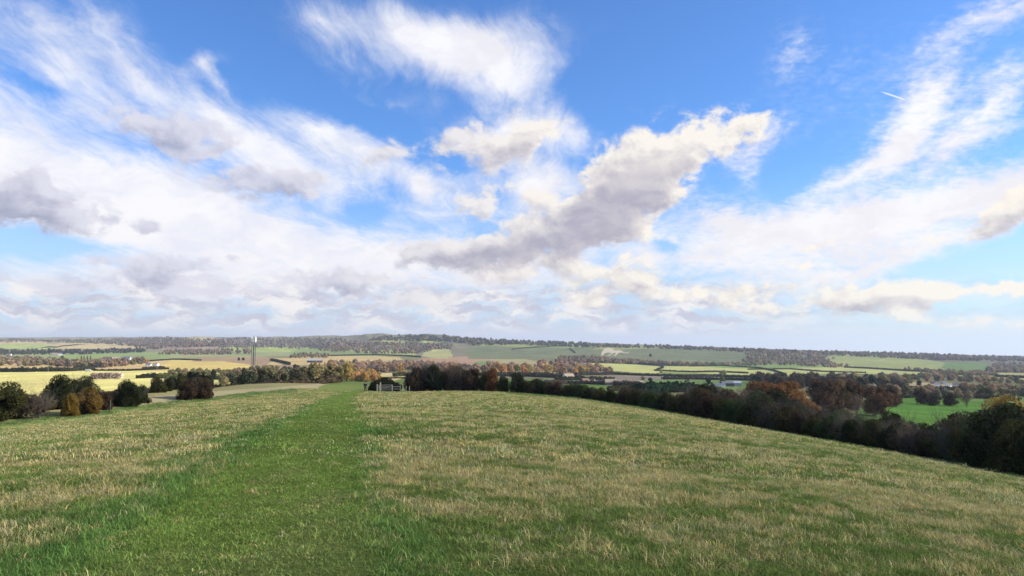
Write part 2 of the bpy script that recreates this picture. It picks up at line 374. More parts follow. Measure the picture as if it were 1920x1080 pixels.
# ------------------------------------------------------------------ meadow colours
def path_x(y): y = np.asarray(y, float); return -.8 - .222*y + .0004*np.maximum(y-60, 0)**2
def path_mask(x, y):
    """1 on the mown path, fading over a ragged edge"""
    c = path_x(y); e = (fbm(x*1.3, y*.5, 3)-.5)*1.1
    hw = 1.12 + .003*y
    return 1-sstep(hw-.35, hw+.45, np.abs(x-c+e*.6+.15*np.sin(y*.11)))
def side_green(x, y):
    c = path_x(y); e = (fbm(x*.6+3, y*.3, 3)-.5)*1.8+(fbm(x*2.5+3, y*1.3, 2)-.5)*1.2
    L = sstep(0, .6, c-x)*(1-sstep(1.5, 2.7, c-x+e))
    Rr = sstep(0, .6, x-c)*(1-sstep(1.0, 2.0, x-c+e))
    return np.maximum(L, Rr)
def dryness(x, y):
    n = .25*fbm(x/9+2, y/5, 3)+.38*fbm(x/2.2, y/1.6+7, 3)+.37*fbm(x/.6, y/.5, 2)
    dr = .10+.68*sstep(.40, .60, n)
    dr = dr*(.30+.70*sstep(5, 11, np.hypot(x, y))) + .16*sstep(12, 60, y)
    px = 960+F*x/np.maximum(y, 1); b = bound(px)
    lo = np.where(px < 900, .92, .84); edge = sstep(lo, lo+.06, y/b + (fbm(x/3, y/3, 2)-.5)*.07)*.8
    edge *= np.where(px > 950, 1, np.where(px < 560, 1, 0.))
    dr = dr*(1-edge)*(1-.92*path_mask(x, y))*(1-.8*side_green(x, y))
    return np.clip(dr, 0, 1), edge
GREEN = np.array([.16,.225,.058]); LUSH = np.array([.125,.225,.058]); DRY = np.array([.53,.46,.21]); PATHC = np.array([.19,.275,.062])
def meadow_col(x, y):
    dr, edge = dryness(x, y); pm = path_mask(x, y)[:, None]; sg = np.maximum(side_green(x, y), edge)[:, None]
    ed = edge[:, None]; g_ = GREEN*(1-sg) + (LUSH*(1-ed)+np.array([.095,.155,.055])*ed)*sg; wr = (sstep(.52, .72, fbm(x*1.1+30, y*.32, 3))*.25)[:, None]; g_ = g_*(1-pm) + (PATHC*(1-wr)+np.array([.235,.205,.105])*wr)*pm
    return g_, dr

# ------------------------------------------------------------------ the land: one polar grid split into fields
azf = np.arctan((np.linspace(-100, 2020, 1061)-960)/F)
azl = np.radians(np.concatenate([np.linspace(-180, -60, 22)[:-1], np.linspace(-60, math.degrees(azf[0]), 26)[:-1]]))
AZ = np.concatenate([azl, azf, -azl[::-1][:-1]]); AZ = np.unique(AZ)
RR = np.concatenate([np.exp(np.linspace(math.log(1.2), math.log(40), 110))[:-1], np.exp(np.linspace(math.log(40), math.log(240), 170))[:-1],
     np.exp(np.linspace(math.log(240), math.log(2400), 230))[:-1], np.linspace(2400, 5200, 170)[:-1], np.exp(np.linspace(math.log(5200), math.log(17000), 70))])
NA, NR = len(AZ), len(RR)
A2, R2 = np.meshgrid(AZ, RR, indexing='ij')
GX = (R2*np.sin(A2)).ravel(); GY = (R2*np.cos(A2)).ravel(); GZ = ground(GX, GY)
i = np.arange(NA)[:, None]; j = np.arange(NR-1)[None, :]; i2 = (i+1) % NA
Q = np.stack([i*NR+j+0*i2, i2*NR+j, i2*NR+j+1, i*NR+j+1+0*i2], -1).reshape(-1, 4)
fx = GX[Q].mean(1); fy = GY[Q].mean(1); fz = GZ[Q].mean(1)
front = fy > .3*np.abs(fx)
dpt = np.where(front, fy, 1.); fpx = np.where(front, 960+F*fx/dpt, -9999); fpy = YH + F*(EYE-fz)/dpt
fid = np.full(len(Q), -1)
fr = np.hypot(fx, fy); ac = np.clip(np.arctan2(fx, fy), -R(46), R(46)); fd_ = fr*np.cos(ac); bpx = 960+F*np.tan(ac)
isnear = fd_ < bound(bpx)*1.01
def inpoly(px, py, poly):
    ins = np.zeros(len(px), bool); n = len(poly)
    for a in range(n):
        x1, y1 = poly[a]; x2, y2 = poly[(a+1) % n]
        if y1 == y2: continue
        c = ((y1 > py) != (y2 > py)) & (px < (x2-x1)*(py-y1)/(y2-y1)+x1); ins ^= c
    return ins
# (label, colour, outline as bearing and sight-line height, nearest distance)
YG=(.60,.53,.19); TAN=(.50,.37,.17); BRN=(.34,.24,.14); GRN=(.24,.29,.11); PGR=(.34,.38,.12); DGR=(.085,.13,.05); OLV=(.30,.27,.11)
FIELDS = [
 ('pale stubble strip beyond the left edge of the meadow', (.31,.27,.155), [(262,800),(268,760),(270,744),(420,732),(560,722),(640,714),(700,712),(660,722),(600,760)], 70),
 ('grass slope beyond the gate', (.15,.19,.06), [(600,724),(640,711),(700,705),(780,705),(980,712),(1000,760),(600,750)], 130),
 ('yellow green stubble field around the straw bale stack', YG, [(-400,760),(-400,697),(0,697),(190,694),(320,694),(420,697),(440,715),(430,728),(420,740),(300,765),(0,800)], 250),
 ('tan ploughed field behind the left hedge line', TAN, [(-400,697),(-400,674),(0,676),(180,684),(280,678),(325,674),(330,690),(310,696),(200,694),(0,697)], 700),
 ('golden field above the dark pines', (.55,.42,.15), [(300,692),(325,675),(420,677),(495,685),(520,692),(400,700)], 700),
 ('brown ploughed field behind the mast', BRN, [(360,678),(380,670),(470,668),(560,674),(590,682),(540,692),(490,686),(420,677)], 900),
 ('green field on the far left', GRN, [(-100,675),(-100,664),(130,664),(150,660),(330,660),(330,674),(180,672)], 1500),
 ('long green field left of the mast', (.29,.30,.14), [(320,672),(325,660),(470,658),(545,657),(550,666),(470,669),(400,668)], 1500),
 ('tan field right of the mast', TAN, [(505,684),(515,672),(600,668),(700,667),(750,670),(760,676),(680,680),(590,684)], 1200),
 ('tan field at the foot of the far left downs', (.46,.36,.18), [(-200,650),(-200,638),(80,637),(90,643),(270,643),(272,653),(110,654)], 2500),
 ('pale green strip on the far left', PGR, [(-100,654),(-100,645),(80,645),(110,650),(100,655)], 2500),
 ('purple brown field under the left downs', (.30,.22,.16), [(300,655),(300,645),(415,645),(420,654)], 2500),
 ('cream and green field below the wooded escarpment', PGR, [(415,660),(418,650),(560,651),(700,655),(780,660),(780,668),(600,667),(540,660)], 2200),
 ('bright green field below the wooded escarpment', GRN, [(540,662),(560,654),(650,657),(720,662),(700,667),(560,667)], 2200),
 ('small tan field beside the golden wood', (.56,.44,.22), [(700,712),(716,699),(772,698),(765,706),(740,713)], 350),
 ('pinkish brown ploughed field in the centre', (.44,.28,.17), [(760,684),(790,672),(870,668),(960,668),(985,674),(960,680),(900,684),(880,692)], 1200),
 ('small bright green field right of the ploughed field', GRN, [(885,688),(892,677),(925,675),(928,682),(915,690)], 1200),
 ('pale grass knoll in the valley centre', (.40,.34,.16), [(925,686),(930,673),(960,667),(990,674),(1030,680),(1020,690)], 1200),
 ('straw coloured strip behind the valley hedges', (.50,.42,.20), [(860,704),(860,696),(1000,695),(1060,698),(1040,704),(940,705)], 700),
 ('green field behind the hedge row in the centre', (.13,.20,.06), [(920,724),(925,709),(1060,711),(1180,712),(1420,712),(1430,720),(1300,728),(1200,730),(1100,724)], 250),
 ('bright green corner field in the centre', (.17,.24,.06), [(1090,742),(1100,724),(1160,724),(1180,732),(1160,742)], 150),
 ('green field in front of the farm barns', (.17,.24,.08), [(1190,724),(1210,711),(1420,711),(1435,724),(1400,730),(1330,730)], 400),
 ('bare strip beside the barns', (.30,.23,.17), [(1120,712),(1130,704),(1350,704),(1345,711)], 700),
 ('long sunlit yellow field below the chalk figure', (.54,.52,.18), [(1080,690),(1100,679),(1160,679),(1230,685),(1300,686),(1340,684),(1420,684),(1560,685),(1700,692),(1930,702),(1930,706),(1700,702),(1560,700),(1450,704),(1330,704),(1180,698)], 1000),
 ('green strip of the valley fields', (.24,.31,.09), [(1290,706),(1225,700),(1240,697),(1330,700),(1400,703),(1380,707)], 1000),
 ('fresh green field below the wooded hill', (.26,.34,.10), [(1310,687),(1320,681),(1480,682),(1560,687),(1480,690),(1380,690)], 1500),
 ('pale green hillside right of the wooded hill', (.38,.39,.13), [(1560,686),(1545,672),(1562,663),(1640,664),(1760,678),(1800,690),(1790,699),(1700,695),(1640,690)], 1500),
 ('large bright green pasture behind the right hedge', (.13,.25,.05), [(1580,800),(1600,770),(1660,744),(1760,743),(1850,747),(1880,760),(1860,800),(1760,850)], 150),
 ('green field behind the lone shrub on the right', (.20,.28,.08), [(1800,750),(1815,736),(1860,735),(1960,742),(1960,752),(1880,754)], 350),
 ('tan field in front of the right hand village', (.50,.38,.20), [(1680,724),(1690,716),(1780,718),(1880,722),(1980,728),(1980,733),(1870,728),(1780,726)], 600),
 ('golden field by the right hand village', (.52,.45,.18), [(1860,706),(1870,698),(1990,702),(1990,716),(1880,712)], 900),
 ('green coombe on the right', (.20,.27,.09), [(1760,690),(1770,678),(1840,680),(1870,690),(1860,699),(1800,698)], 2000),
 ('grass hillside with the chalk figure', (.21,.22,.11), [(880,676),(870,655),(900,646),(1080,645),(1130,650),(1240,650),(1380,654),(1420,660),(1420,684),(1250,684),(1150,680),(1090,678),(1000,672)], 2500),
 ('pale grass on the top of the downs', (.34,.36,.13), [(900,649),(900,643),(1090,643),(1110,650),(1060,653),(960,650)], 2600),
 ('green terraces above the chalk figure', (.33,.35,.13), [(1110,656),(1125,648),(1220,648),(1235,653),(1160,655)], 2600),
 ('yellow grass spur of the downs', (.42,.40,.16), [(790,668),(800,657),(835,650),(845,656),(850,668),(830,672)], 2500),
 ('green field on top of the ridge', (.34,.36,.13), [(690,641),(720,636),(800,634),(850,638),(830,643),(740,644)], 2800),
 ('tan grass top of the left down', (.40,.33,.17), [(350,640),(355,630),(400,630),(420,648),(412,654),(390,642)], 3500),
]
KEEP = {}
jx = (fbm(fx/60, fy/60, 2)-.5)*4; jy = (fbm(fx/90+9, fy/90, 2)-.5)*1.5
for q, (lab, c, poly, dm) in enumerate(FIELDS):
    mk = front & ~isnear & (fy > dm) & (fy < 7000) & (fpx > -500)
    idx = np.where(mk)[0]
    # earlier entries are nearer ground, later ones overrule them only where they lie
    ins = inpoly((fpx+jx)[idx], (fpy+jy)[idx], poly); fid[idx[ins]] = q
def land_part(name, mask, mat, label, color=None, vc=None):
    f = Q[mask]; u, inv = np.unique(f, return_inverse=True)
    V = np.c_[GX[u], GY[u], GZ[u]]
    me = mesh_np(name, V, inv.reshape(-1, 4), mat, True)
    if vc is not None:
        at_ = me.color_attributes.new('Col', 'FLOAT_COLOR', 'POINT'); at_.data.foreach_set('color', np.c_[vc(V[:,0], V[:,1]), np.ones(len(V))].astype(np.float32).ravel())
    return tag(obj(name, me, color=color), label, kind='structure')
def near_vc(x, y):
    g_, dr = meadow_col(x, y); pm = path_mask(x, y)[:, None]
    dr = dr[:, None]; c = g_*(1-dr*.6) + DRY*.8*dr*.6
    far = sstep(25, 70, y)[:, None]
    return c*(.40 + .5*far)  # ground colour darkened close by, painting shade into the gaps between tufts
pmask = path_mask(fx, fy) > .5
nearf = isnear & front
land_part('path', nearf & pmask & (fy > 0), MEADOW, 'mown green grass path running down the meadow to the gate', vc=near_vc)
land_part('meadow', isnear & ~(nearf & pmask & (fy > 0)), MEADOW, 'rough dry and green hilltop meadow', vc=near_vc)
for q, (lab, c, poly, dm) in enumerate(FIELDS):
    if (fid == q).sum() > 3: land_part('field', fid == q, HILL if ('down' in lab or 'hill' in lab or 'terr' in lab) else FIELD, lab, c)
rest = (fid == -1) & ~isnear
land_part('valley_ground', rest & (fd_ < 2600), FIELD, 'rough olive ground between the valley fields', (.23,.21,.10))
land_part('hills', rest & (fd_ >= 2600), HILL, 'wooded chalk downs along the skyline', (.24,.21,.13))

# ------------------------------------------------------------------ foliage meshes
def set_var(me, var):
    a = me.color_attributes.new('var', 'FLOAT_COLOR', 'POINT'); a.data.foreach_set('color', np.c_[var, np.ones(len(var))].astype(np.float32).ravel())
def cards(P, N, s, rg, bend=.0, tri=False, asp=1.0):
    """a small leaf spray at every point of P, facing roughly N"""
    n = len(P); s = (s*(.6+.8*rg.random(n)))[:, None]
    r = rg.normal(size=(n,3)); N = N+r*.75; N /= np.linalg.norm(N, axis=1)[:, None]
    T = np.cross(N, rg.normal(size=(n,3))); T /= np.linalg.norm(T, axis=1)[:, None]; B = np.cross(N, T)
    if tri: V = np.stack([P+T*s, P-T*s*.6+B*s*.8*asp, P-T*s*.5-B*s*.8*asp], 1); k = 3
    else:
        V = np.stack([P+T*s, P+B*s*.62*asp+N*s*.15, P-T*s*.9, P-B*s*.62*asp-N*s*.1], 1); k = 4
    Fc = np.arange(n*k).reshape(n, k)
    var = np.stack([rg.random(n), np.clip(rg.normal(.45, .22, n), 0, 1), rg.random(n)], 1).repeat(k, 0)
    return V.reshape(-1, 3), Fc, var
def lobes_mesh(name, lobes, nleaf, s, seed, core=.62, mat=None, clump=1.0, zs=1.0, tri=True, asp=1.):
    rg = np.random.default_rng(seed); L = np.array(lobes, float)
    wgt = L[:,3]**2; pick = rg.choice(len(L), int(nleaf*2.2), p=wgt/wgt.sum())
    D = rg.normal(size=(len(pick),3)); D /= np.linalg.norm(D, axis=1)[:, None]
    rr = .70+.36*rg.random(len(pick))**.7
    P_ = L[pick,:3] + D*L[pick,3:4]*rr[:,None]*np.array([1,1,zs])
    q = np.ones(len(P_), bool)
    for k in range(len(L)):
        dd = np.linalg.norm((P_-L[k,:3])/np.array([1,1,zs]), axis=1)/L[k,3]; q &= (dd > .66) | (pick == k)
    nz = fbm(P_[:,0]*2.2/clump+seed, P_[:,1]*2.2/clump+P_[:,2]*1.7/clump, 3); q &= nz > np.quantile(nz, .26)
    q &= P_[:,2] > .02
    P_ = P_[q][:nleaf]; D = D[q][:nleaf]
    V, Fc, var = cards(P_, D, s, rg, tri=tri, asp=asp)
    # clumps of leaves vary together
    cl = fbm(P_[:,0]*3/clump+40, P_[:,1]*3/clump+P_[:,2]*3/clump, 2); k = 3 if tri else 4
    var[:,1] = np.clip(var[:,1] + (cl.repeat(k)-.5)*1.1, 0, 1)
    # solid inner lumps against see-through, leaf colour darkened to stand for inner shade
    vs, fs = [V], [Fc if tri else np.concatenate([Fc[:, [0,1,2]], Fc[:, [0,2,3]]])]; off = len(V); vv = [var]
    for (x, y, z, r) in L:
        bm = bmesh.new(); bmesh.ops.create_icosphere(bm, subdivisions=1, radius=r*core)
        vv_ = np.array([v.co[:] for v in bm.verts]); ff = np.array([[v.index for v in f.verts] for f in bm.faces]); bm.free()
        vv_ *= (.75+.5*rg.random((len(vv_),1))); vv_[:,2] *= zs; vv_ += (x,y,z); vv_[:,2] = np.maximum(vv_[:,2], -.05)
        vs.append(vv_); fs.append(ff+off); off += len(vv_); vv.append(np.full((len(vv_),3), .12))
    me = mesh_np(name, np.concatenate(vs), np.concatenate(fs), mat or LEAF)
    set_var(me, np.concatenate(vv)); return me
def twigs_mesh(name, h, n, seed, mat, spread=.45, r0=.05, levels=3, lean=0):
    """trunk that forks into limbs and twigs"""
    rg = random.Random(seed); mb = MB()
    def grow(p, d, ln, r, lv):
        steps = 2 if lv else 3; q = p
        for s_ in range(steps):
            d = (d + Vector((rg.uniform(-.16,.16), rg.uniform(-.16,.16), rg.uniform(-.02,.14)))).normalized()
            e = q + d*ln/steps; r2 = r*(.8 if s_ < steps-1 else .6)
            mb.bar(q, e, r, 5 if lv == 0 else (4 if lv == 1 else 3), r2); r = r2; q = e
            if lv < levels:
                for c in range(n[lv] // steps + (1 if s_ == steps-1 else 0)):
                    a = rg.uniform(0, 2*math.pi); t = rg.uniform(spread*.6, spread*1.5)
                    u = d.orthogonal().normalized(); v = d.cross(u)
                    grow(q if c % 2 else q-d*ln/steps*rg.random(), (d*math.cos(t)+(u*math.cos(a)+v*math.sin(a))*math.sin(t)).normalized(), ln*rg.uniform(.5,.75), r*.6, lv+1)
    return mb, grow
def trunk_mesh(name, h, r0, seed, n=(5,4), levels=1, mat=BARK, spread=.7, base=.0, stems=1):
    mb, grow = twigs_mesh(name, h, n, seed, mat, spread, levels=levels); rg = random.Random(seed+1)
    for s_ in range(stems):
        o_ = Vector((rg.uniform(-base,base), rg.uniform(-base,base), -.15))
        d = Vector((o_.x*.65/base if stems > 1 else 0, o_.y*.65/base if stems > 1 else 0, 1)).normalized()
        grow(o_, d, h, r0, 0)
    me = bpy.data.meshes.new(name); me.from_pydata(mb.v, [], mb.f); me.update(); me.materials.append(mat); return me
def rl(seed, n, w_, h0, h1, r0, r1):
    rg = np.random.default_rng(seed); out = []
    for k in range(n):
        t = (k+.5)/n; a = rg.random()*6.28; z = h0+(h1-h0)*t
        q = w_*math.sqrt(rg.random())*(1-.55*max(0,(t-.55)/.45)); out.append((q*math.cos(a), q*math.sin(a), z, r0+(r1-r0)*rg.random()))
    return out
# near bushes, 3 m tall; (crown mesh, stem mesh)
BUSH = []
for s_ in range(6):
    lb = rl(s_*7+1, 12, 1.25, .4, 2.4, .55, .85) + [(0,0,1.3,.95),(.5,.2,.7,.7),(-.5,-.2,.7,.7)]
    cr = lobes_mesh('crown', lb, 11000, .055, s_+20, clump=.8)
    st_ = trunk_mesh('branch', 2.0, .04, s_+5, (9,4), 2, TWIG, .5, .03, 5)
    BUSH.append((cr, st_))
TWIGGY = []
for s_ in range(3):
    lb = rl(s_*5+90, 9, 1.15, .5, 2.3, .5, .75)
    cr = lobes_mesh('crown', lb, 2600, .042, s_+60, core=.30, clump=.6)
    st_ = trunk_mesh('branch', 2.0, .035, s_+50, (15,10), 2, TWIG, .42, .03, 9)
    TWIGGY.append((cr, st_))
# oaks 12 m tall
OAK = []
for s_ in range(5):
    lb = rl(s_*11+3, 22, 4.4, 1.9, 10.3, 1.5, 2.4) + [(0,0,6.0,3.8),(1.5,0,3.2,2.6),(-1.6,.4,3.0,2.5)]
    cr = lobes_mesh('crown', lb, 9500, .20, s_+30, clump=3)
    OAK.append((cr, trunk_mesh('trunk', 6.2, .33, s_+8, (6,4), 1, BARK, .75)))
BARE = []
for s_ in range(2):
    lb = rl(s_*3+33, 12, 3.2, 4.5, 9.5, 1.4, 2.0)
    BARE.append((lobes_mesh('crown', lb, 1500, .16, s_+77, core=.2, clump=2), trunk_mesh('trunk', 5.2, .22, s_+18, (12,8,4), 3, TWIG, .5)))
POPLAR = []
for s_ in range(2):
    lb = [(math.sin(k*2.1)*.5, math.cos(k*1.7)*.5, 2+k*1.25, 1.5*(1-abs(k-4)/9)) for k in range(10)]
    POPLAR.append((lobes_mesh('crown', lb, 2200, .22, s_+130, clump=2), trunk_mesh('trunk', 5, .25, s_+28, (5,3), 1, BARK, .3)))
PINE = []
for s_ in range(2):
    lb = rl(s_*3+200, 12, 2.3, 3.0, 10.0, 1.1, 1.9) + [(0,0,11,1.0)]
    PINE.append((lobes_mesh('crown', lb, 3500, .20, s_+150, clump=1.5), trunk_mesh('trunk', 8, .3, s_+38, (5,3), 1, BARK, .9)))
# valley trees, few triangles, 10 m tall
VTREE = []
for s_ in range(6):
    lb = rl(s_*9+300, 11, 3.2, 2.2, 8.0, 1.5, 2.3)+[(0,0,4.2,3.3)]
    VTREE.append((lobes_mesh('crown', lb, 900, .42, s_+170, core=.72, clump=3), trunk_mesh('trunk', 4.5, .25, s_+58, (3,2), 1, BARK, .7)))
def clone(me, mat):
    m = me.copy(); m.materials.clear(); m.materials.append(mat); return m
WVAR = [clone(t[0], LEAF_I) for t in VTREE]
FVAR = []
for s_ in range(4):
    lb = rl(s_*9+400, 5, 2.2, 3.0, 7.5, 1.9, 2.6)+[(0,0,3.6,3.0)]
    FVAR.append(lobes_mesh('far_crown', lb, 110, .75, s_+270, core=.86, clump=4, mat=LEAF_I))

# ------------------------------------------------------------------ geometry-nodes scatter for what nobody could count
def scatter(name, P_, rz, sc, tint, protos, label, cat=None, tilt=None, var=None):
    n = len(P_); me = bpy.data.meshes.new(name); me.vertices.add(n); me.vertices.foreach_set('co', np.asarray(P_, np.float32).ravel())
    rot = np.zeros((n,3), np.float32); rot[:,2] = rz
    if tilt is not None: rot[:,:2] = tilt
    for nm, ty, dat in (('rot','FLOAT_VECTOR',rot), ('sc','FLOAT_VECTOR',np.asarray(sc, np.float32)), ('tint','FLOAT_COLOR',np.c_[tint, np.ones(n)].astype(np.float32))):
        a = me.attributes.new(nm, ty, 'POINT'); a.data.foreach_set('color' if 'COLOR' in ty else 'vector', dat.ravel())
    a = me.attributes.new('idx', 'INT', 'POINT'); a.data.foreach_set('value', (rng.integers(0, len(protos), n) if var is None else var).astype(np.int32))
    o = obj(name, me)
    ng = bpy.data.node_groups.new(name, 'GeometryNodeTree'); ng.interface.new_socket('Geometry', in_out='INPUT', socket_type='NodeSocketGeometry'); ng.interface.new_socket('Geometry', in_out='OUTPUT', socket_type='NodeSocketGeometry')
    N = ng.nodes; Lk = ng.links
    gi = N.new('NodeGroupInput'); go = N.new('NodeGroupOutput'); ip = N.new('GeometryNodeInstanceOnPoints'); jn = N.new('GeometryNodeJoinGeometry')
    for me_ in protos:
        po = bpy.data.objects.new('leaf_source', me_); oi = N.new('GeometryNodeObjectInfo'); oi.inputs['Object'].default_value = po; oi.inputs['As Instance'].default_value = True
        Lk.new(oi.outputs['Geometry'], jn.inputs[0])
    def attr(nm, ty):
        a = N.new('GeometryNodeInputNamedAttribute'); a.data_type = ty; a.inputs['Name'].default_value = nm; return a.outputs['Attribute']
    Lk.new(gi.outputs[0], ip.inputs['Points']); Lk.new(jn.outputs[0], ip.inputs['Instance']); ip.inputs['Pick Instance'].default_value = True
    Lk.new(attr('idx','INT'), ip.inputs['Instance Index'])
    er = N.new('FunctionNodeEulerToRotation'); Lk.new(attr('rot','FLOAT_VECTOR'), er.inputs[0]); Lk.new(er.outputs[0], ip.inputs['Rotation'])
    Lk.new(attr('sc','FLOAT_VECTOR'), ip.inputs['Scale']); Lk.new(ip.outputs[0], go.inputs[0])
    md = o.modifiers.new('scatter', 'NODES'); md.node_group = ng
    return tag(o, label, cat, kind='stuff')

# ------------------------------------------------------------------ grass
def tuft(seed, n, rad, h, wd, lean=.5, segs=2):
    rg = np.random.default_rng(seed); V = []; Fc = []; var = []
    for b in range(n):
        a = rg.random()*6.28; q = rad*math.sqrt(rg.random()); p = np.array([q*math.cos(a), q*math.sin(a), -.015])
        hh = h*(.45+.75*rg.random()); t = rg.random()*6.28; le = lean*(.2+rg.random()); d = np.array([math.cos(t), math.sin(t), 0])
        sd_ = np.array([-d[1], d[0], 0]) if rg.random() < .5 else np.array([math.sin(a*3), math.cos(a*3), 0])
        ww = wd*(.6+.8*rg.random()); m_ = p + d*hh*le*.35 + np.array([0,0,hh*.6]); e = p + d*hh*le*1.1 + np.array([0,0,hh*(1-.25*le)])
        i0 = len(V); V += [p-sd_*ww/2, p+sd_*ww/2, m_+sd_*ww*.4, m_-sd_*ww*.4, e]
        Fc += [(i0,i0+1,i0+2), (i0,i0+2,i0+3), (i0+3,i0+2,i0+4)]
        c = [rg.random(), np.clip(rg.normal(.5,.25),0,1), 0]; var += [c]*5
    me = mesh_np('tuft', np.array(V), np.array(Fc), GRASS); set_var(me, np.array(var)); return me
T_NEAR = [tuft(s_, 46, .13, .095, .0048, 1.0) for s_ in range(6)]
T_MID = [tuft(s_+10, 44, .25, .10, .012, 1.0) for s_ in range(5)]
T_FAR = [tuft(s_+20, 40, .55, .105, .034, 1.3) for s_ in range(4)]
T_MOWN = [tuft(s_+30, 50, .15, .038, .0055, 1.6) for s_ in range(4)]
T_MOWNF = [tuft(s_+40, 44, .36, .045, .014, 1.8) for s_ in range(3)]
def grass_pts(d0, d1, dens, wid=.82):
    n = int((d1*d1-d0*d0)*wid*dens)
    d = np.sqrt(rng.random(n)*(d1*d1-d0*d0)+d0*d0); x = (rng.random(n)*2-1)*wid*d
    k = d < bound(960+F*x/d)*1.02; return x[k], d[k]
def do_grass(name, d0, d1, dens, protos, mown, label, hs=1.):
    x, y = grass_pts(d0, d1, dens); pm = path_mask(x, y)
    k = (rng.random(len(x)) < pm) if mown else (rng.random(len(x)) < 1-pm*.97)
    x, y = x[k], y[k]; n = len(x)
    g_, dr = meadow_col(x, y)
    pd = np.clip(dr, 0, 1)*.92+.03
    isd = rng.random(n) < pd
    g_ = g_*(.75+.6*fbm(x*1.5, y*3.5, 3))[:,None] if mown else g_*(.8+.45*fbm(x*.8, y*.8+4, 3))[:,None]
    t = np.where(isd[:,None], DRY*(.7+.5*rng.random((n,1)))*(1+.07*rng.normal(size=(n,1))*np.array([1,.2,-1])), g_*(.75+.55*rng.random((n,1))))
    sc = (.75+.5*rng.random(n))*hs; hz = sc*(.6+.7*fbm(x/1.5, y/1.5, 2))*np.where(isd, 1.2, 1.)*(1+.15*side_green(x,y))*.85
    P_ = np.c_[x, y, ground(x, y)]
    scatter(name, P_, rng.random(n)*6.28, np.c_[sc, sc, hz], np.clip(t, .01, .9), protos, label, 'grass', tilt=rng.normal(0, .12, (n,2)))
do_grass('grass', 2.5, 15, 85, T_NEAR, False, 'long green and straw coloured grass of the meadow closest to the camera')
do_grass('grass', 15, 42, 15, T_MID, False, 'rough dry grass in the middle of the meadow')
do_grass('grass', 42, 150, 2.8, T_FAR, False, 'rough dry grass near the far edge of the meadow')
do_grass('grass', 2.5, 15, 150, T_MOWN, True, 'short mown grass at the near end of the path')
do_grass('grass', 15, 150, 12, T_MOWNF, True, 'short mown grass at the far end of the path')
# leaf litter flecks
me_l = mesh_np('fallen_leaf', *cards(np.array([[0,0,.045]]), np.array([[0,0,1.]]), .028, rng)[:2], simple('dead_leaf', (.45,.38,.27)))
for (px, py) in ((495,1005),(508,1004),(606,1027),(630,1009),(812,888),(345,970),(278,984)):
    p = at_img(px, py) if py < 700 else None
    for d in np.linspace(4, 40, 2000):
        x = (px-960)/F*d
        if YH+F*(EYE-near_drop(x, d))/d <= py: break
    o = obj('fallen_leaf', me_l, loc=(x, d, gz(x, d))); o.rotation_euler.z = random.random()*6
    tag(o, {495:'left leaf of the pale pair lying on the mown path',508:'right leaf of the pale pair lying on the mown path',606:'pale fallen leaf at the bottom right edge of the path',630:'fallen leaf just right of the bottom path edge',812:'pale leaf in the dry grass right of the path',345:'single fallen leaf on the left half of the path',278:'fallen leaf at the left edge of the path'}[px], 'leaf', 'fallen leaves on the path')

# ------------------------------------------------------------------ individual plants
def plant(kind, proto, loc, s, color, label, cat, group=None, rz=None, sz=None, part='trunk', parts=True):
    e = empty(kind, loc, random.random()*6.28 if rz is None else rz, label, cat, group)
    e.scale = (s, s, s if sz is None else sz)
    obj('crown', proto[0], e, color=color)
    if parts: obj(part, proto[1], e)
    return e
BLK=(.032,.040,.018); OLIV=(.060,.062,.022); RUS=(.16,.075,.035); YEL=(.20,.135,.03); GRYB=(.095,.075,.055); DKR=(.066,.046,.030); OCH=(.17,.11,.03); GRB=(.06,.085,.03)
# left hedge: px, distance, height, width factor, colour, kind, label
LEFT = [
 (15,72,4.6,1.15,OLIV,'b','large dark green round bush at the left picture edge'),
 (-45,68,5.0,1.2,OLIV,'b','dark bush cut by the left edge of the picture'),
 (78,74,2.9,1.0,DKR,'t','low dark reddish straggly bush between the left edge bush and the tall evergreen'),
 (128,82,4.6,1.05,BLK,'b','tall black green ivy clad tree left of the yellow bushes'),
 (158,84,4.3,.9,BLK,'b','right hand round lobe of the dark ivy clad clump'),
 (138,76,2.6,.75,YEL,'b','small yellow green bush in front of the dark evergreen'),
 (168,78,3.0,.95,OCH,'b','ochre brown autumn bush right of the yellow green bush'),
 (205,82,2.2,.9,DKR,'b','low dark bramble right of the ochre bush'),
 (246,86,3.9,1.0,BLK,'b','pointed dark hawthorn with thin twigs on top'),
 (272,90,2.4,.8,BLK,'b','small dark shrub at the foot of the pointed hawthorn'),
 (300,104,2.6,.9,OLIV,'b','low dark shrub left of the gap in the left hedge'),
 (320,108,2.2,.8,BLK,'b','smallest dark shrub before the pale gap in the hedge'),
 (345,112,2.4,.8,OLIV,'b','low dark shrub behind the isolated round bush'),
 (362,97,2.9,1.1,DKR,'b','isolated dark round bush at the meadow edge, left half'),
 (388,99,3.3,1.1,DKR,'b','isolated dark round bush at the meadow edge, taller right half'),
]
for (px, d, h, wf, c, kd, lab) in LEFT:
    pr = random.choice(BUSH if kd == 'b' else TWIGGY); h *= .80 if h > 3.2 else .95; s = h/3.0; wf *= 1.12
    p = at(px, d); plant('bush', pr, p-Vector((0,0,.15)), s*wf*.9, c, lab, 'bush', sz=s, part='branch')
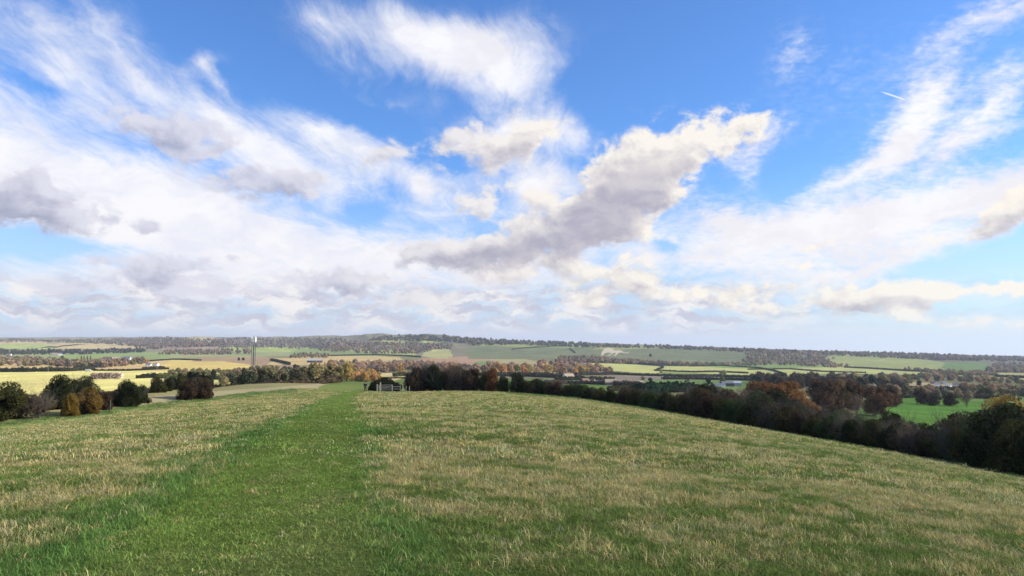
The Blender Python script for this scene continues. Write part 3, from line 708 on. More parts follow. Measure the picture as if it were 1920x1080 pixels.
# bushes round the gate and the big clump
MIDB = [
 (698,154,1.5,1.3,BLK,'b','small dark bramble at the left foot of the gate bushes'),(707,154,2.4,1.2,BLK,'b','dark bush just behind the tall waymark post'),(718,157,2.9,1.2,BLK,'b','dark bush behind the left half of the gate'),
 (703,156,2.0,1.3,BLK,'b','low dark bramble bush left of the gate post'),
 (729,158,3.0,1.3,BLK,'b','dark rounded bush directly behind the wooden gate'),
 (741,156,2.2,1.5,BLK,'b','low dark scrub right of the gate'),
 (775,150,5.0,1.0,DKR,'b','dark brown bush at the left end of the big clump beside the gate'),
 (795,152,5.6,.9,DKR,'t','tall twiggy brown thorn in the clump right of the gate'),
 (815,150,5.4,.95,BLK,'b','dark bush in the middle of the clump right of the gate'),
 (838,152,6.0,.9,RUS,'t','tallest reddish bare branched thorn of the clump right of the gate'),
 (862,150,5.2,1.0,DKR,'t','reddish brown thorn right of the tallest one in the clump'),
 (886,148,5.0,1.0,DKR,'b','dark red brown bush at the right side of the clump'),
 (785,158,5.0,1.2,DKR,'b','dark bush at the back left of the clump by the gate'),(808,159,5.3,1.2,BLK,'b','blackish bush at the back of the clump by the gate'),(850,158,5.6,1.2,DKR,'b','dark bush behind the tall reddish thorn by the gate'),(872,157,5.0,1.2,OLIV,'b','olive bush at the back right of the clump by the gate'),
 (905,147,3.9,1.0,OLIV,'b','dull green bush at the right end of the clump beside the gate'),
 (925,145,4.7,.8,RUS,'b','russet red bush standing above the low centre hedge'),
 (945,143,3.0,1.0,OLIV,'b','low green hedge bush right of the russet bush'),
 (968,142,4.2,.9,BLK,'b','pointed black green bush above the low centre hedge'),
]
for (px, d, h, wf, c, kd, lab) in MIDB:
    pr = random.choice(BUSH if kd == 'b' else TWIGGY); s = h/3.0
    plant('bush', pr, at(px, d)-Vector((0,0,.2)), s*wf*.85, c, lab, 'bush', sz=s, part='branch')
# right hedge, two deep
cols = [BLK, OLIV, BLK, GRB, DKR, OLIV, GRB, (.075,.060,.028), OLIV]
HX = [985,1100,1180,1240,1300,1360,1420,1500,1560,1640,1700,1760,1820,1920,2100]
HH = [2.6,2.3,2.5,2.8,3.4,3.7,3.7,3.1,2.9,2.8,2.7,2.7,3.0,3.8,3.8]
px = 985; k = 0
ORD = ['leftmost','second','third','fourth','fifth','sixth','seventh','eighth','ninth','tenth','eleventh','twelfth','thirteenth','fourteenth','fifteenth','sixteenth']
PEND = {}
def later(o, px, what, where):
    PEND.setdefault((what, where), []).append((px, o))
def flush_labels():
    for (what, where), L_ in PEND.items():
        L_.sort(key=lambda t: t[0])
        for k_, (p_, o) in enumerate(L_):
            if len(L_) == 1: o['label'] = 'the only %s %s' % (what, where)
            elif k_ == len(L_)-1: o['label'] = 'rightmost %s %s' % (what, where)
            elif k_ == 0: o['label'] = 'leftmost %s %s' % (what, where)
            else: o['label'] = '%s from left, %s %s' % (ORD[min(k_, 15)], what, where) if k_ < 15 else '%s standing between its like, right of the fifteenth, %s' % (what, where)
def hzone(px):
    for a, t in ((1090,'below the centre valley hedges'),(1200,'below the brown hamlet'),(1310,'below the blackish conifer block'),(1400,'below the bare grey trees'),(1520,'below the russet oaks'),(1640,'below the dark end oaks'),(1790,'below the green pasture'),(1930,'below the golden oak at right')):
        if px < a: return t
    return 'at the right picture edge'
while px < 2080:
    b = float(bound(px)); h = float(np.interp(px, HX, HH))*random.uniform(.85,1.16)
    for row in (0, 1, 2):
        if row == 2 and (px < 1280 or k % 2): continue
        d = b*(1.025+.06*row)+random.uniform(0,.7); hh = h*(1 if row == 0 else random.uniform(1.0,1.15)+.35*(row == 2))
        tw = random.random() < .17 and px < 1700; c = GRYB if tw else cols[(k*5+row*3) % 8]
        s = hh/3.0; lab = 'grey twiggy bush' if tw else 'dark reddish bush' if c == DKR else 'olive bush' if c == OLIV else 'green bush' if c == GRB else 'ochre tinged bush' if c == (.075,.060,.028) else 'black green bush'; q_ = px+random.uniform(-4,4)
        later(plant('hedge_bush', random.choice(TWIGGY if tw else BUSH), at(q_, d)-Vector((0,0,.2)), s*random.uniform(.95,1.2), c, None, 'bush', 'bushes of the right hedge', sz=s, part='branch'), q_, lab, ('in the hedge front ' if row == 0 else 'in the hedge back row ' if row == 1 else 'in the tallest hedge row ')+hzone(q_))
    px += 2.15/b*F*random.uniform(.85,1.1)*.70; k += 1
for (px, d, h, wf, c, kd, lab) in [
 (1690,72,3.2,.8,YEL,'b','yellow green bush behind the right hedge below the green pasture'),
 (1793,56,3.1,.8,OCH,'t','golden ochre leafed thorn in the right hedge'),
 (1880,52,4.6,1.25,BLK,'b','big black evergreen bush nearest the right picture edge')]:
    s = h/3; plant('bush', random.choice(BUSH if kd == 'b' else TWIGGY), at(px, d)-Vector((0,0,.2)), s*wf, c, lab, 'bush', sz=s, part='branch')
# bigger trees on the right and behind: px, base sight height (or distance), height m, colour, proto, label
OAKS = [
 (1318,190,7,(.17,.13,.095),'e','bare grey brown tree left of the russet oaks'),(1350,200,9,(.17,.13,.095),'e','pale twiggy bare tree rising behind the right hedge'),(1385,190,9.5,(.17,.13,.095),'e','second pale twiggy bare tree right of the first one'),
 (1420,260,11,(.22,.115,.045),'o','russet oak at the left end of the oak row'),(1450,250,11,(.25,.12,.045),'o','bright russet oak, second in the oak row'),(1490,240,9.5,(.28,.145,.05),'o','orange brown oak in front of the oak row'),
 (1515,225,7,(.27,.16,.055),'o','low spreading orange brown oak at the lower edge of the oak row'),(1478,270,11.8,(.22,.115,.045),'o','rounded russet oak behind the orange one'),
 (1540,290,13,(.12,.075,.048),'o','tall dark brown oak right of the russet oaks'),(1565,310,13,(.19,.125,.06),'o','olive brown oak leaning right in the oak row'),(1592,310,12.5,(.12,.075,.048),'o','dark brown oak left of the round end oak'),
 (1600,270,9,(.17,.13,.095),'e','thin leafed small tree in front of the oak row'),(1634,285,12.5,(.15,.085,.05),'o','dark round oak at the right end of the oak row beside the green pasture'),
 (1665,380,11,(.12,.075,.048),'o','distant dark brown oak behind the green pasture'),(1720,430,9.5,(.12,.075,.048),'o','brown tree on the far hedge of the pasture, left'),(1745,420,8,GRYB,'o','grey brown tree on the far hedge of the pasture'),
 (1775,430,8,(.06,.05,.03),'o','dark tree on the far hedge of the pasture'),(1805,420,11,(.17,.13,.095),'e','thin bare tree at the right end of the pasture hedge'),
 (1880,150,14.5,(.36,.26,.065),'o','large olive gold oak right of the green pasture'),(1925,140,13.5,(.40,.27,.065),'o','golden oak at the right picture edge'),(1830,120,8.2,(.17,.12,.05),'o','low brown spreading tree in front of the olive oak'),
 (1870,100,7.0,(.055,.06,.028),'o','grey green low tree between the hedge and the olive oak'),(1935,95,7.4,OLIV,'o','dull green tree behind the black bush at the right edge'),
 (1845,250,3.5,BLK,'p','tiny dark conifer right of the pasture'),
]
for (px, d, h, c, kd, lab) in OAKS:
    pr = random.choice({'o':OAK,'e':BARE,'p':PINE}[kd]); s = h/12
    plant('oak_tree' if kd == 'o' else 'bare_tree' if kd == 'e' else 'conifer_tree', pr, at(px, d)-Vector((0,0,.3)), s*random.uniform(1.0,1.15), c, lab, 'tree', sz=s)
# left mid trees round the mast
GOLD=(.55,.36,.09); ORG=(.60,.33,.11); PIN=(.032,.050,.028); OLT=(.20,.19,.07); BRT=(.30,.21,.12); YGT=(.40,.36,.11)
LT = [
 (325,600,7,PIN,'p','small dark pine at the left end of the pine group'),(342,560,9.5,PIN,'p','dark pine, left one of the tall pair'),(360,560,10.5,PIN,'p','tallest dark pine left of the mast'),(378,600,8,BRT,'v','brown leafed tree right of the tallest pine'),
 (403,620,10.5,PIN,'p','dark pine behind the small cream house'),(425,620,8,BRT,'v','brown tree right of the pine behind the house'),(460,560,10,PIN,'p','pine just left of the mast'),(318,620,6,BRT,'v','thin brown tree at the left end of the pine group'),
 (584,500,12,PIN,'p','dark conifer in the wood right of the mast'),(594,1050,18,ORG,'l','left one of the orange poplars'),(601,1050,17,GOLD,'l','second of the orange poplars'),(611,1060,16,ORG,'l','right one of the orange poplars'),
 (751,1000,15,GOLD,'l','left slim golden poplar in the valley wood'),(757,1000,16,GOLD,'l','right slim golden poplar in the valley wood'),
 (156,1900,16,(.30,.22,.10),'l','first poplar of the far left row'),(161,1900,15,(.30,.22,.10),'l','second poplar of the far left row'),(167,1900,16,(.30,.22,.10),'l','third poplar of the far left row'),(173,1900,15,(.30,.22,.10),'l','last poplar of the far left row'),
 (120,1950,15,(.05,.06,.03),'v','dark round tree left of the far poplar row'),(98,1040,9,YGT,'v','lone pale tree on the left hedge line'),(266,1650,9,PIN,'v','lone dark tree in the green field on the far left'),
 (450,1900,9,PIN,'v','left one of two dark trees behind the mast'),(458,1900,9,PIN,'v','right one of two dark trees behind the mast'),
 (943,560,8,PIN,'v','dark evergreen tree in the centre hedge row, left'),(970,560,8,PIN,'v','dark evergreen tree in the centre hedge row, right'),(897,540,6,PIN,'v','low dark evergreen right of the clump'),
 (1630,640,16,(.05,.09,.06),'p','tall blue green conifer before the right hand village'),
 (1352,900,9,OLT,'v','tree on the hedge beside the farm barns'),(1288,820,8,DKR,'e','bare dark tree in the hedge left of the barns'),(1203,800,8.5,DKR,'e','bare dark tree right of the village roofs'),(1218,820,6,PIN,'v','small dark round tree in the hedge'),(1326,830,7,PIN,'v','small dark tree left of the white barn'),
 (1350,1450,10,(.42,.36,.16),'v','pale tree standing in the sunlit yellow field, left'),(1356,1430,11,(.42,.36,.16),'v','pale tree standing in the sunlit yellow field, right'),(1238,1500,8,(.38,.34,.16),'v','pale small tree at the bend of the field hedge'),
 (1420,1300,7,OLT,'v','hedge tree at the right end of the sunlit field'),(1718,900,8,PIN,'v','dark tree at the left end of the village'),(1218,3100,16,(.10,.085,.05),'v','lone dark tree on the slope right of the chalk figure'),
]
for (px, d, h, c, kd, lab) in LT:
    pr = random.choice({'p':PINE,'v':VTREE,'l':POPLAR,'e':BARE}[kd]); s = h/(10 if kd == 'v' else 12 if kd != 'l' else 14)
    plant({'p':'pine_tree','v':'tree','l':'poplar_tree','e':'bare_tree'}[kd], pr, at(px, d)-Vector((0,0,.4)), s, c, lab, 'tree', sz=s)

# ------------------------------------------------------------------ woods: (label, colours, outline, nearest distance, tree height, spacing px, individual?)
WG=[(.66,.40,.11),(.55,.42,.14),(.66,.36,.14),(.42,.35,.12)]; WB=[(.50,.34,.22),(.42,.29,.19),(.56,.37,.20),(.38,.31,.22)]; WD=[(.11,.11,.06),(.17,.15,.08),(.07,.085,.045),(.22,.19,.09)]
WF=[(.31,.25,.17),(.40,.29,.18),(.23,.21,.14),(.46,.31,.18)]; WM=[(.31,.27,.12),(.38,.32,.14),(.22,.22,.10),(.42,.30,.17)]
WOODS = [
 ('mixed wood beside the mast', WM+WD, [(420,724),(425,700),(470,692),(560,690),(620,700),(640,714),(560,722),(480,730)], 285, 6.8, 8.5, True),
 ('golden wood right of the mast', WG, [(600,716),(590,700),(640,695),(700,698),(716,706),(715,714),(640,718)], 300, 7.2, 7, True),
 ('brown valley wood behind the golden wood', WB, [(620,698),(620,684),(700,683),(790,684),(830,688),(880,690),(900,698),(800,700),(720,698)], 700, 13, 8.5, True),
 ('mixed trees around the pines', WM, [(310,706),(318,698),(430,698),(440,712),(380,708)], 500, 6.2, 9, True),
 ('pinkish wood in the valley centre', WB+WG, [(905,700),(915,688),(1000,690),(1080,690),(1130,694),(1150,700),(1060,702),(1000,698)], 800, 13, 9, True),
 ('copper wood below the chalk figure', WB+[(.34,.17,.09)], [(1000,690),(1005,680),(1060,680),(1100,686),(1140,698),(1100,700),(1060,690)], 1000, 14, 9, True),
 ('dark tree belt behind the russet oaks', [(.08,.07,.05),(.11,.08,.055),(.06,.065,.04),(.15,.10,.06)], [(1400,724),(1410,712),(1500,708),(1600,712),(1660,722),(1700,732),(1640,740),(1500,730)], 500, 12, 11, True),
 ('autumn trees before the right hand village', WM+WF, [(1560,722),(1570,714),(1640,716),(1700,720),(1690,728),(1620,730)], 550, 13, 12, True),
 ('trees among the right hand village', WM+WF, [(1640,716),(1640,706),(1740,704),(1830,708),(1930,716),(1930,724),(1800,716),(1720,714)], 800, 9, 9, True),
 ('hedge trees on the far right', WF+WD, [(1600,745),(1680,735),(1760,737),(1820,742),(1860,744),(1800,748),(1680,746)], 380, 8, 10, True),
 ('trees on the right edge of the valley', WF+WM, [(1790,735),(1800,729),(1900,731),(1940,740),(1940,746),(1850,738)], 500, 9, 9, True),
 ('wood belt on the left plain', WM+WF+WB, [(-60,684),(-60,672),(60,672),(130,680),(200,684),(280,678),(285,682),(190,692),(100,688)], 1200, 12, 5.5, False),
 ('dark wood on the far left plain', [(.09,.09,.055),(.12,.10,.06)], [(-60,666),(-60,660),(80,658),(160,658),(270,656),(275,661),(160,665)], 1800, 13, 4, False),
 ('wood under the left escarpment', WF, [(300,665),(320,658),(470,657),(475,664),(390,666)], 1800, 12, 4, False),
 ('village trees on the far plain', WF+WM, [(545,672),(560,665),(615,664),(620,671)], 1500, 11, 5, False),
 ('woods on the far left downs', WF, [(-60,642),(-60,634),(90,635),(200,637),(320,634),(420,640),(420,651),(330,652),(290,656),(240,648),(120,642)], 3200, 15, 3.6, False),
 ('dark wooded escarpment behind the mast', [(.34,.28,.23),(.44,.34,.25),(.28,.24,.21)], [(410,652),(400,640),(440,634),(600,636),(640,636),(680,645),(640,656),(560,654)], 3000, 14, 4.6, False),
 ('wooded slopes in the centre of the escarpment', WF+[(.50,.34,.18)], [(600,658),(640,642),(700,643),(800,646),(850,648),(845,656),(820,656),(790,664),(700,664)], 2800, 13, 4.8, False),
 ('skyline wood on the central ridge', [(.22,.20,.13),(.27,.21,.14),(.18,.18,.12)], [(690,640),(720,633),(790,631),(860,634),(960,641),(1080,645),(1130,648),(1100,652),(960,647),(880,648),(840,640)], 3200, 17, 4.2, False),
 ('wood below the grass down', WF, [(1040,680),(1050,672),(1120,672),(1150,678),(1280,684),(1290,688),(1150,684)], 2300, 14, 4.2, False),
 ('scrub under the chalk figure', WF+WM, [(1120,680),(1130,674),(1190,675),(1195,681),(1330,683),(1420,682),(1420,687),(1200,686)], 2300, 11, 5, False),
 ('beech hanger along the right skyline', [(.26,.20,.14),(.33,.23,.15),(.20,.18,.13)], [(1120,652),(1125,648),(1260,652),(1400,657),(1560,663),(1660,664),(1840,670),(1930,674),(1930,680),(1760,676),(1560,667),(1420,662),(1260,655)], 3000, 18, 4.2, False),
 ('wooded hill on the right', WF+WM+WB[:1], [(1390,686),(1400,664),(1440,658),(1500,662),(1560,668),(1550,682),(1600,690),(1560,690),(1480,685)], 1900, 14, 5, False),
 ('woods on the far right downs', WF+WB[:1], [(1850,700),(1860,682),(1930,684),(1960,700)], 2200, 14, 5, False),
 ('tree belt under the right hand downs', WF+WM, [(1690,694),(1700,691),(1790,699),(1860,700),(1860,706),(1780,706)], 1700, 10, 4.5, False),
]
WSH = ['mast wood','golden wood','brown valley wood','pine clump','pinkish centre wood','copper wood','belt behind oaks','autumn village edge','right village','pasture hedge','right edge copse']
cand = []; pts_stuff = {}
for wi, (lab, cs, poly, dm, h, sp, ind) in enumerate(WOODS):
    pa = np.array(poly, float); x0, y0 = pa.min(0); x1, y1 = pa.max(0)
    area = .5*abs(np.dot(pa[:,0], np.roll(pa[:,1],1))-np.dot(pa[:,1], np.roll(pa[:,0],1)))
    n = int(area/(sp*sp*.32)*1.0)+3; got = 0; tries = 0; L_ = []
    while got < n and tries < n*20:
        tries += 1; px = random.uniform(x0, x1); py = random.uniform(y0, y1)
        if not inpoly(np.array([px]), np.array([py]), poly)[0]: continue
        x, d = hit(px, py, dm)
        if d > 6400: d = 6400; x = (px-960)/F*d
        d *= random.uniform(.99, 1.01); got += 1
        L_.append((x, d, h*random.uniform(.7, 1.25), cs[random.randrange(len(cs))], wi, px))
    cand += [(c[2]/c[1], c) for c in L_ if ind]
    if not ind: pts_stuff[wi] = L_
cand.sort(key=lambda t: -t[0]); NI = 235
CN = {}
def cname(c):
    r, g_, b = c
    if r > .3: return 'orange gold' if g_/r < .65 else 'yellow gold'
    if g_/r > .85: return 'pale olive' if r > .25 else 'mid olive' if r > .12 else 'dark olive'
    if r > .2: return 'light brown'
    return 'dark brown' if r > .09 else 'dark'
for q, (_, (x, d, h, c, wi, px)) in enumerate(cand):
    if q < NI:
        cc = tuple(np.clip(np.array(c)*random.uniform(.8,1.2), 0, 1)); s = h/10
        pa = np.array(WOODS[wi][2]); t = (px-pa[:,0].min())/(pa[:,0].max()-pa[:,0].min()); side = ('left end','left part','left centre','right centre','right part','right end')[min(5, max(0, int(t*6)))]
        where = 'in %s of the %s' % (side, WSH[wi])
        t_o = plant('tree', random.choice(VTREE), (x, d, gz(x,d)-.4), s*random.uniform(.9,1.15), cc, None, 'tree', 'trees of the '+WSH[wi], sz=s, parts=d < 700)
        later(t_o, px, cname(c)+' tree', where)
    else: pts_stuff.setdefault(wi, []).append((x, d, h, c, wi, px))
flush_labels()
for wi, L_ in pts_stuff.items():
    a = np.array([(l[0], l[1], l[2]) for l in L_]); tint = np.array([l[3] for l in L_])*(.75+.5*rng.random((len(L_),1)))
    hs = a[:,2]/10; far = a[:,1].mean() > 1500
    P_ = np.c_[a[:,0], a[:,1], ground(a[:,0], a[:,1])-.5]; ws = hs*(1.05+.3*rng.random(len(hs)))
    scatter('woodland', P_, rng.random(len(hs))*6.28, np.c_[ws, ws, hs], tint, FVAR if far else WVAR, WOODS[wi][0], 'woodland')

# ------------------------------------------------------------------ hedgerows: joined leaf lumps along a line
_ico = bmesh.new(); bmesh.ops.create_icosphere(_ico, subdivisions=1, radius=1); IV = np.array([v.co[:] for v in _ico.verts]); IF = np.array([[v.index for v in f.verts] for f in _ico.faces]); _ico.free()
def hedgerow(pts, h, color, label, dmin=150, wid=1.0, gaps=0., far=True):
    vs, fs, vr = [], [], []; off = 0; world_pts = [at_img(a, b, dmin) if far else at(a, b) for a, b in pts]
    for a, b in zip(world_pts, world_pts[1:]):
        ln = (b-a).length; n = max(2, min(260, int(ln/(h*.42))))
        step = ln/n
        for k in range(n):
            if gaps and random.random() < gaps: continue
            t = (k+random.random()*.6)/n; x = a.x+(b.x-a.x)*t; y = a.y+(b.y-a.y)*t; z = gz(x, y); hh = h*random.uniform(.7,1.2)
            r_ = np.array([max(step*.75, h*.5), h*.55*wid, hh*.56]); rg_ = rng.random((12 if len(IV) == 12 else len(IV), 1))
            v = IV*(.72+.5*rg_)*r_; ang = math.atan2(b.y-a.y, b.x-a.x); ca, sa = math.cos(ang), math.sin(ang)
            v = np.c_[v[:,0]*ca-v[:,1]*sa, v[:,0]*sa+v[:,1]*ca, v[:,2]] + (x, y, z+hh*.42)
            vs.append(v); fs.append(IF+off); off += len(v); vr.append(np.repeat([[random.random(), random.uniform(.1,.7), 0]], len(v), 0))
            m = 14; D = rng.normal(size=(m,3)); D[:,2] = np.abs(D[:,2]); D /= np.linalg.norm(D, axis=1)[:,None]
            Pc = D*r_; Pc = np.c_[Pc[:,0]*ca-Pc[:,1]*sa, Pc[:,0]*sa+Pc[:,1]*ca, Pc[:,2]] + (x, y, z+hh*.45)
            cv, cf, cvar = cards(Pc, D, h*.20, rng, tri=True); vs.append(cv); fs.append(cf+off); off += len(cv); vr.append(cvar)
    me = mesh_np('hedgerow', np.concatenate(vs), np.concatenate(fs), LEAF); set_var(me, np.concatenate(vr))
    return tag(obj('hedgerow', me, color=color), label, 'hedge')
HC=(.055,.055,.028); HD=(.035,.035,.022); HB=(.09,.07,.05)
hedgerow([(-40,698),(60,697),(130,696),(180,694)], 6, HC, 'thick dark hedge behind the yellow green field on the left', 600)
hedgerow([(180,695),(250,695),(320,692)], 2.5, HD, 'thin dark hedge line right of the white van', 600)
hedgerow([(262,709),(290,708),(320,708),(345,709)], 4.5, HD, 'dark hedge right of the straw bale stack', 500)
hedgerow([(272,693),(290,692),(312,691)], 4, HC, 'short hedge with one bush above the bale stack', 800)
hedgerow([(300,709),(360,709),(425,711)], 4.5, (.20,.21,.05), 'yellow green hedge in front of the pines', 480)
hedgerow([(280,678),(330,674),(380,676)], 3, HD, 'dark line of hedge under the golden field', 900)
hedgerow([(510,676),(530,680),(545,684)], 5, HC, 'dark slanting hedge right of the mast', 900)
hedgerow([(405,736),(440,735),(480,731),(540,725),(600,720),(640,716)], 2.3, (.085,.065,.04), 'brown bramble hedge at the foot of the mast', 225)
hedgerow([(-70,72),(10,76),(60,78),(110,81),(160,84),(210,87),(262,91)], 1.5, (.06,.05,.03), 'low dark bramble growing under the bushes of the left hedge', far=False, wid=1.5)
hedgerow([(270,750),(310,742),(350,738),(400,737)], 2.4, HD, 'low dark hedge behind the pale stubble strip', 120)
hedgerow([(0,654),(110,652),(270,644)], 6, HB, 'far hedge across the left plain', 2300)
hedgerow([(610,668),(700,666),(760,668),(790,670)], 5, HB, 'thin hedge across the plain behind the poplars', 1800)
hedgerow([(740,706),(760,704),(775,705)], 4, OLIV, 'small hedge beside the tan field in the centre', 420)
hedgerow([(640,716),(700,710),(760,709),(780,712)], 1.6, (.10,.11,.04), 'low rough hedge at the top of the grass slope behind the gate', 230)
hedgerow([(860,704),(930,705),(1000,706),(1060,709),(1085,712)], 5.5, HB, 'dark wide hedge across the centre of the valley', 500, 1.6)
hedgerow([(905,702),(960,702),(1030,702)], 4, HC, 'thin hedge behind the dark evergreens', 700)
hedgerow([(1020,721),(1060,719),(1110,720),(1170,722),(1200,724)], 3.6, HB, 'brown hedge in front of the farm hamlet', 330, 1.4)
hedgerow([(1040,712),(1100,712),(1150,712)], 4, HC, 'hedge left of the hamlet', 500)
hedgerow([(1140,733),(1180,730),(1210,735)], 3, HC, 'low hedge right of the bright green corner field', 200)
hedgerow([(1100,680),(1160,680),(1230,686),(1300,686),(1360,684)], 7, (.07,.065,.05), 'long dark hedge along the foot of the chalk down', 1500, 1.5)
hedgerow([(1225,695),(1250,696),(1300,698),(1340,697),(1400,700)], 3.5, HC, 'thin hedge line winding through the sunlit field', 1000)
hedgerow([(1238,686),(1242,690),(1230,694)], 4, HC, 'short bent hedge in the sunlit yellow field', 1200)
hedgerow([(1290,687),(1350,686),(1420,690),(1450,696),(1470,703)], 3.8, HC, 'hedge between the sunlit and the green valley fields', 1100)
hedgerow([(1400,693),(1480,692),(1540,697),(1620,699)], 3.4, HC, 'thin hedge across the yellow field on the right', 1100)
hedgerow([(1080,703),(1150,702),(1200,704),(1290,706),(1340,706),(1420,708)], 4.2, (.065,.06,.05), 'long dark hedge behind the barns', 700, 1.3)
hedgerow([(1240,711),(1300,711),(1400,713),(1440,714)], 4, (.05,.045,.04), 'hedge along the front of the barns', 600)
hedgerow([(1205,737),(1240,735),(1290,734)], 5.4, (.016,.032,.018), 'clipped block of blackish green conifers behind the right hedge', 200, 2.2)
hedgerow([(1290,735),(1330,738),(1350,738)], 4.0, OLIV, 'olive hedge right of the conifer block', 200, 1.6)
hedgerow([(1480,712),(1560,715),(1650,718)], 6, HB, 'dark belt of hedge behind the oak row', 500, 1.6)
hedgerow([(1640,746),(1700,744),(1780,744),(1860,748),(1900,752)], 3.6, HB, 'brown hedge along the far side of the green pasture', 380, 1.5)
hedgerow([(1700,731),(1780,731),(1860,733),(1930,738)], 4, HC, 'dark hedge beyond the green pasture on the right', 500, 1.5)
hedgerow([(1580,689),(1640,692),(1700,696),(1780,700)], 5, HC, 'hedge at the foot of the pale green hillside', 1600)
hedgerow([(1860,706),(1900,708),(1950,710)], 5, HC, 'hedge below the far right woods', 1300)
hedgerow([(960,656),(1000,652),(1060,649)], 5, (.08,.09,.05), 'hedge running up the grass down', 2800)
hedgerow([(1068,654),(1078,662)], 4, (.08,.08,.05), 'short hedge down the slope left of the chalk figure', 2800)

# ------------------------------------------------------------------ chalk figure on the far slope
OUT = [(675,212),(700,192),(692,184),(702,160),(718,140),(735,115),(762,104),(790,99),(825,101),(865,108),(878,122),(876,135),(905,137),(950,134),(985,140),(1010,152),(1045,172),(1088,172),(1100,162),(1104,152),(1112,158),(1104,176),(1085,182),(1050,184),(1010,172),(970,170),(950,184),(935,190),(925,206),(905,217),(868,217),(868,210),(892,206),(905,188),(912,178),(880,176),(852,192),(826,212),(786,217),(786,208),(812,202),(836,184),(850,176),(800,170),(760,176),(738,190),(725,203),(708,219),(690,219)]
OUT = [(1040+a/8, 640+b/8) for a, b in OUT]
xs = np.arange(1122, 1181, .3); ys = np.arange(650, 669, .3)
DD = np.linspace(2800, 4300, 700); pos = {}; V = []; Fc = []
col_y = {}
def lion_pt(a, b):
    k_ = (round(float(a),2), round(float(b),2))
    if k_ in pos: return pos[k_]
    if a not in col_y:
        x = (a-960)/F*DD; col_y[a] = YH+F*(EYE-ground(x, DD))/DD
    yi = col_y[a]; ok = np.where(yi <= b)[0]; jn_ = ok[0] if len(ok) else len(DD)-1
    if jn_ > 0:
        t = (yi[jn_-1]-b)/max(1e-6, yi[jn_-1]-yi[jn_]); d = DD[jn_-1]+(DD[jn_]-DD[jn_-1])*np.clip(t,0,1)
    else: d = DD[0]
    x = (a-960)/F*d; V.append((x, d-1.2, gz(x, d)+.9)); pos[k_] = len(V)-1; return pos[k_]
for a in xs[:-1]:
    c_in = inpoly(np.full(len(ys), a+.15), ys+.15, OUT)
    for b, ok in zip(ys, c_in):
        if ok: Fc.append((lion_pt(a,b), lion_pt(a,b+.3), lion_pt(a+.3,b+.3), lion_pt(a+.3,b)))
CHALK = simple('chalk', (.54,.44,.28), .9, 0, .06, .05)
me = mesh_np('chalk_figure', np.array(V), np.array(Fc), CHALK)
tag(obj('chalk_figure', me), 'huge pale chalk lion figure walking left, cut into the grass down', 'hill figure')
# chalk path on the slope beside it
# ------------------------------------------------------------------ buildings
ROOFS = {'brown': simple('clay_tile_roof', (.20,.13,.10), .85), 'grey': simple('slate_roof', (.16,.165,.19), .7), 'tin': simple('pale_tin_roof', (.42,.45,.50), .5), 'straw': simple('tan_roof', (.42,.33,.24), .9)}
WALLS = {'white': WHITE, 'brick': simple('brick_wall', (.26,.16,.12), .9), 'cream': simple('cream_wall', (.62,.54,.42), .8), 'dark': simple('black_boarding', (.09,.08,.08), .8), 'grey': simple('grey_wall', (.34,.33,.33), .8)}
GLASS = simple('window_glass', (.05,.06,.08), .15)
def house(loc, L_, W_, H_, RH, wall, roof, rz, label, chimney=True, nwin=3, kind='house', cat='house', barn=False):
    e = empty(kind, loc, rz, label, cat)
    MB().poly([(-L_/2,-W_/2,-1),(L_/2,-W_/2,-1),(L_/2,W_/2,-1),(-L_/2,W_/2,-1),(-L_/2,-W_/2,H_),(L_/2,-W_/2,H_),(L_/2,W_/2,H_),(-L_/2,W_/2,H_),(-L_/2,0,H_+RH*.97),(L_/2,0,H_+RH*.97)],
      [(0,1,5,4),(2,3,7,6),(1,2,6,9,5),(3,0,4,8,7),(0,3,2,1),(4,5,9,8),(6,7,8,9)]).build('wall', WALLS[wall], e)
    o = .35; mb = MB(); k_ = RH/(W_/2)
    for s in (-1, 1):
        y1 = s*(W_/2+o); z1 = H_-o*k_; t = .22
        mb.poly([(-L_/2-o,y1,z1+.05),(L_/2+o,y1,z1+.05),(L_/2+o,0,H_+RH+.05),(-L_/2-o,0,H_+RH+.05),(-L_/2-o,y1,z1+t),(L_/2+o,y1,z1+t),(L_/2+o,0,H_+RH+t),(-L_/2-o,0,H_+RH+t)],
          [(0,1,2,3),(4,7,6,5),(0,4,5,1),(1,5,6,2),(3,2,6,7),(0,3,7,4)])
    r_ = mb.build('roof', ROOFS[roof], e)
    if chimney: MB().box((L_*.32, 0, H_+RH+.5), (.9,.7,1.8)).build('chimney', WALLS['brick'], r_)
    for k in range(nwin):
        x = (k-(nwin-1)/2)*L_/max(nwin,1)*.9+.01
        for fl in ((1.4,) if H_ < 4 else (1.4, 4.0)):
            if fl+.6 > H_: continue
            wd = MB().box((x+L_*.1, -W_/2-.03, fl), (1.1,.1,1.1)).build('window', WHITE, e)
            MB().box((x+L_*.1, -W_/2-.09, fl), (.9,.06,.9)).build('pane', GLASS, wd)
    MB().box((-L_*.42, -W_/2-.04, 1.0), (3.2 if barn else 1.0, .12, 3.0 if barn else 2.0)).build('door', DARK if barn else BARK, e)
    return e
B = house
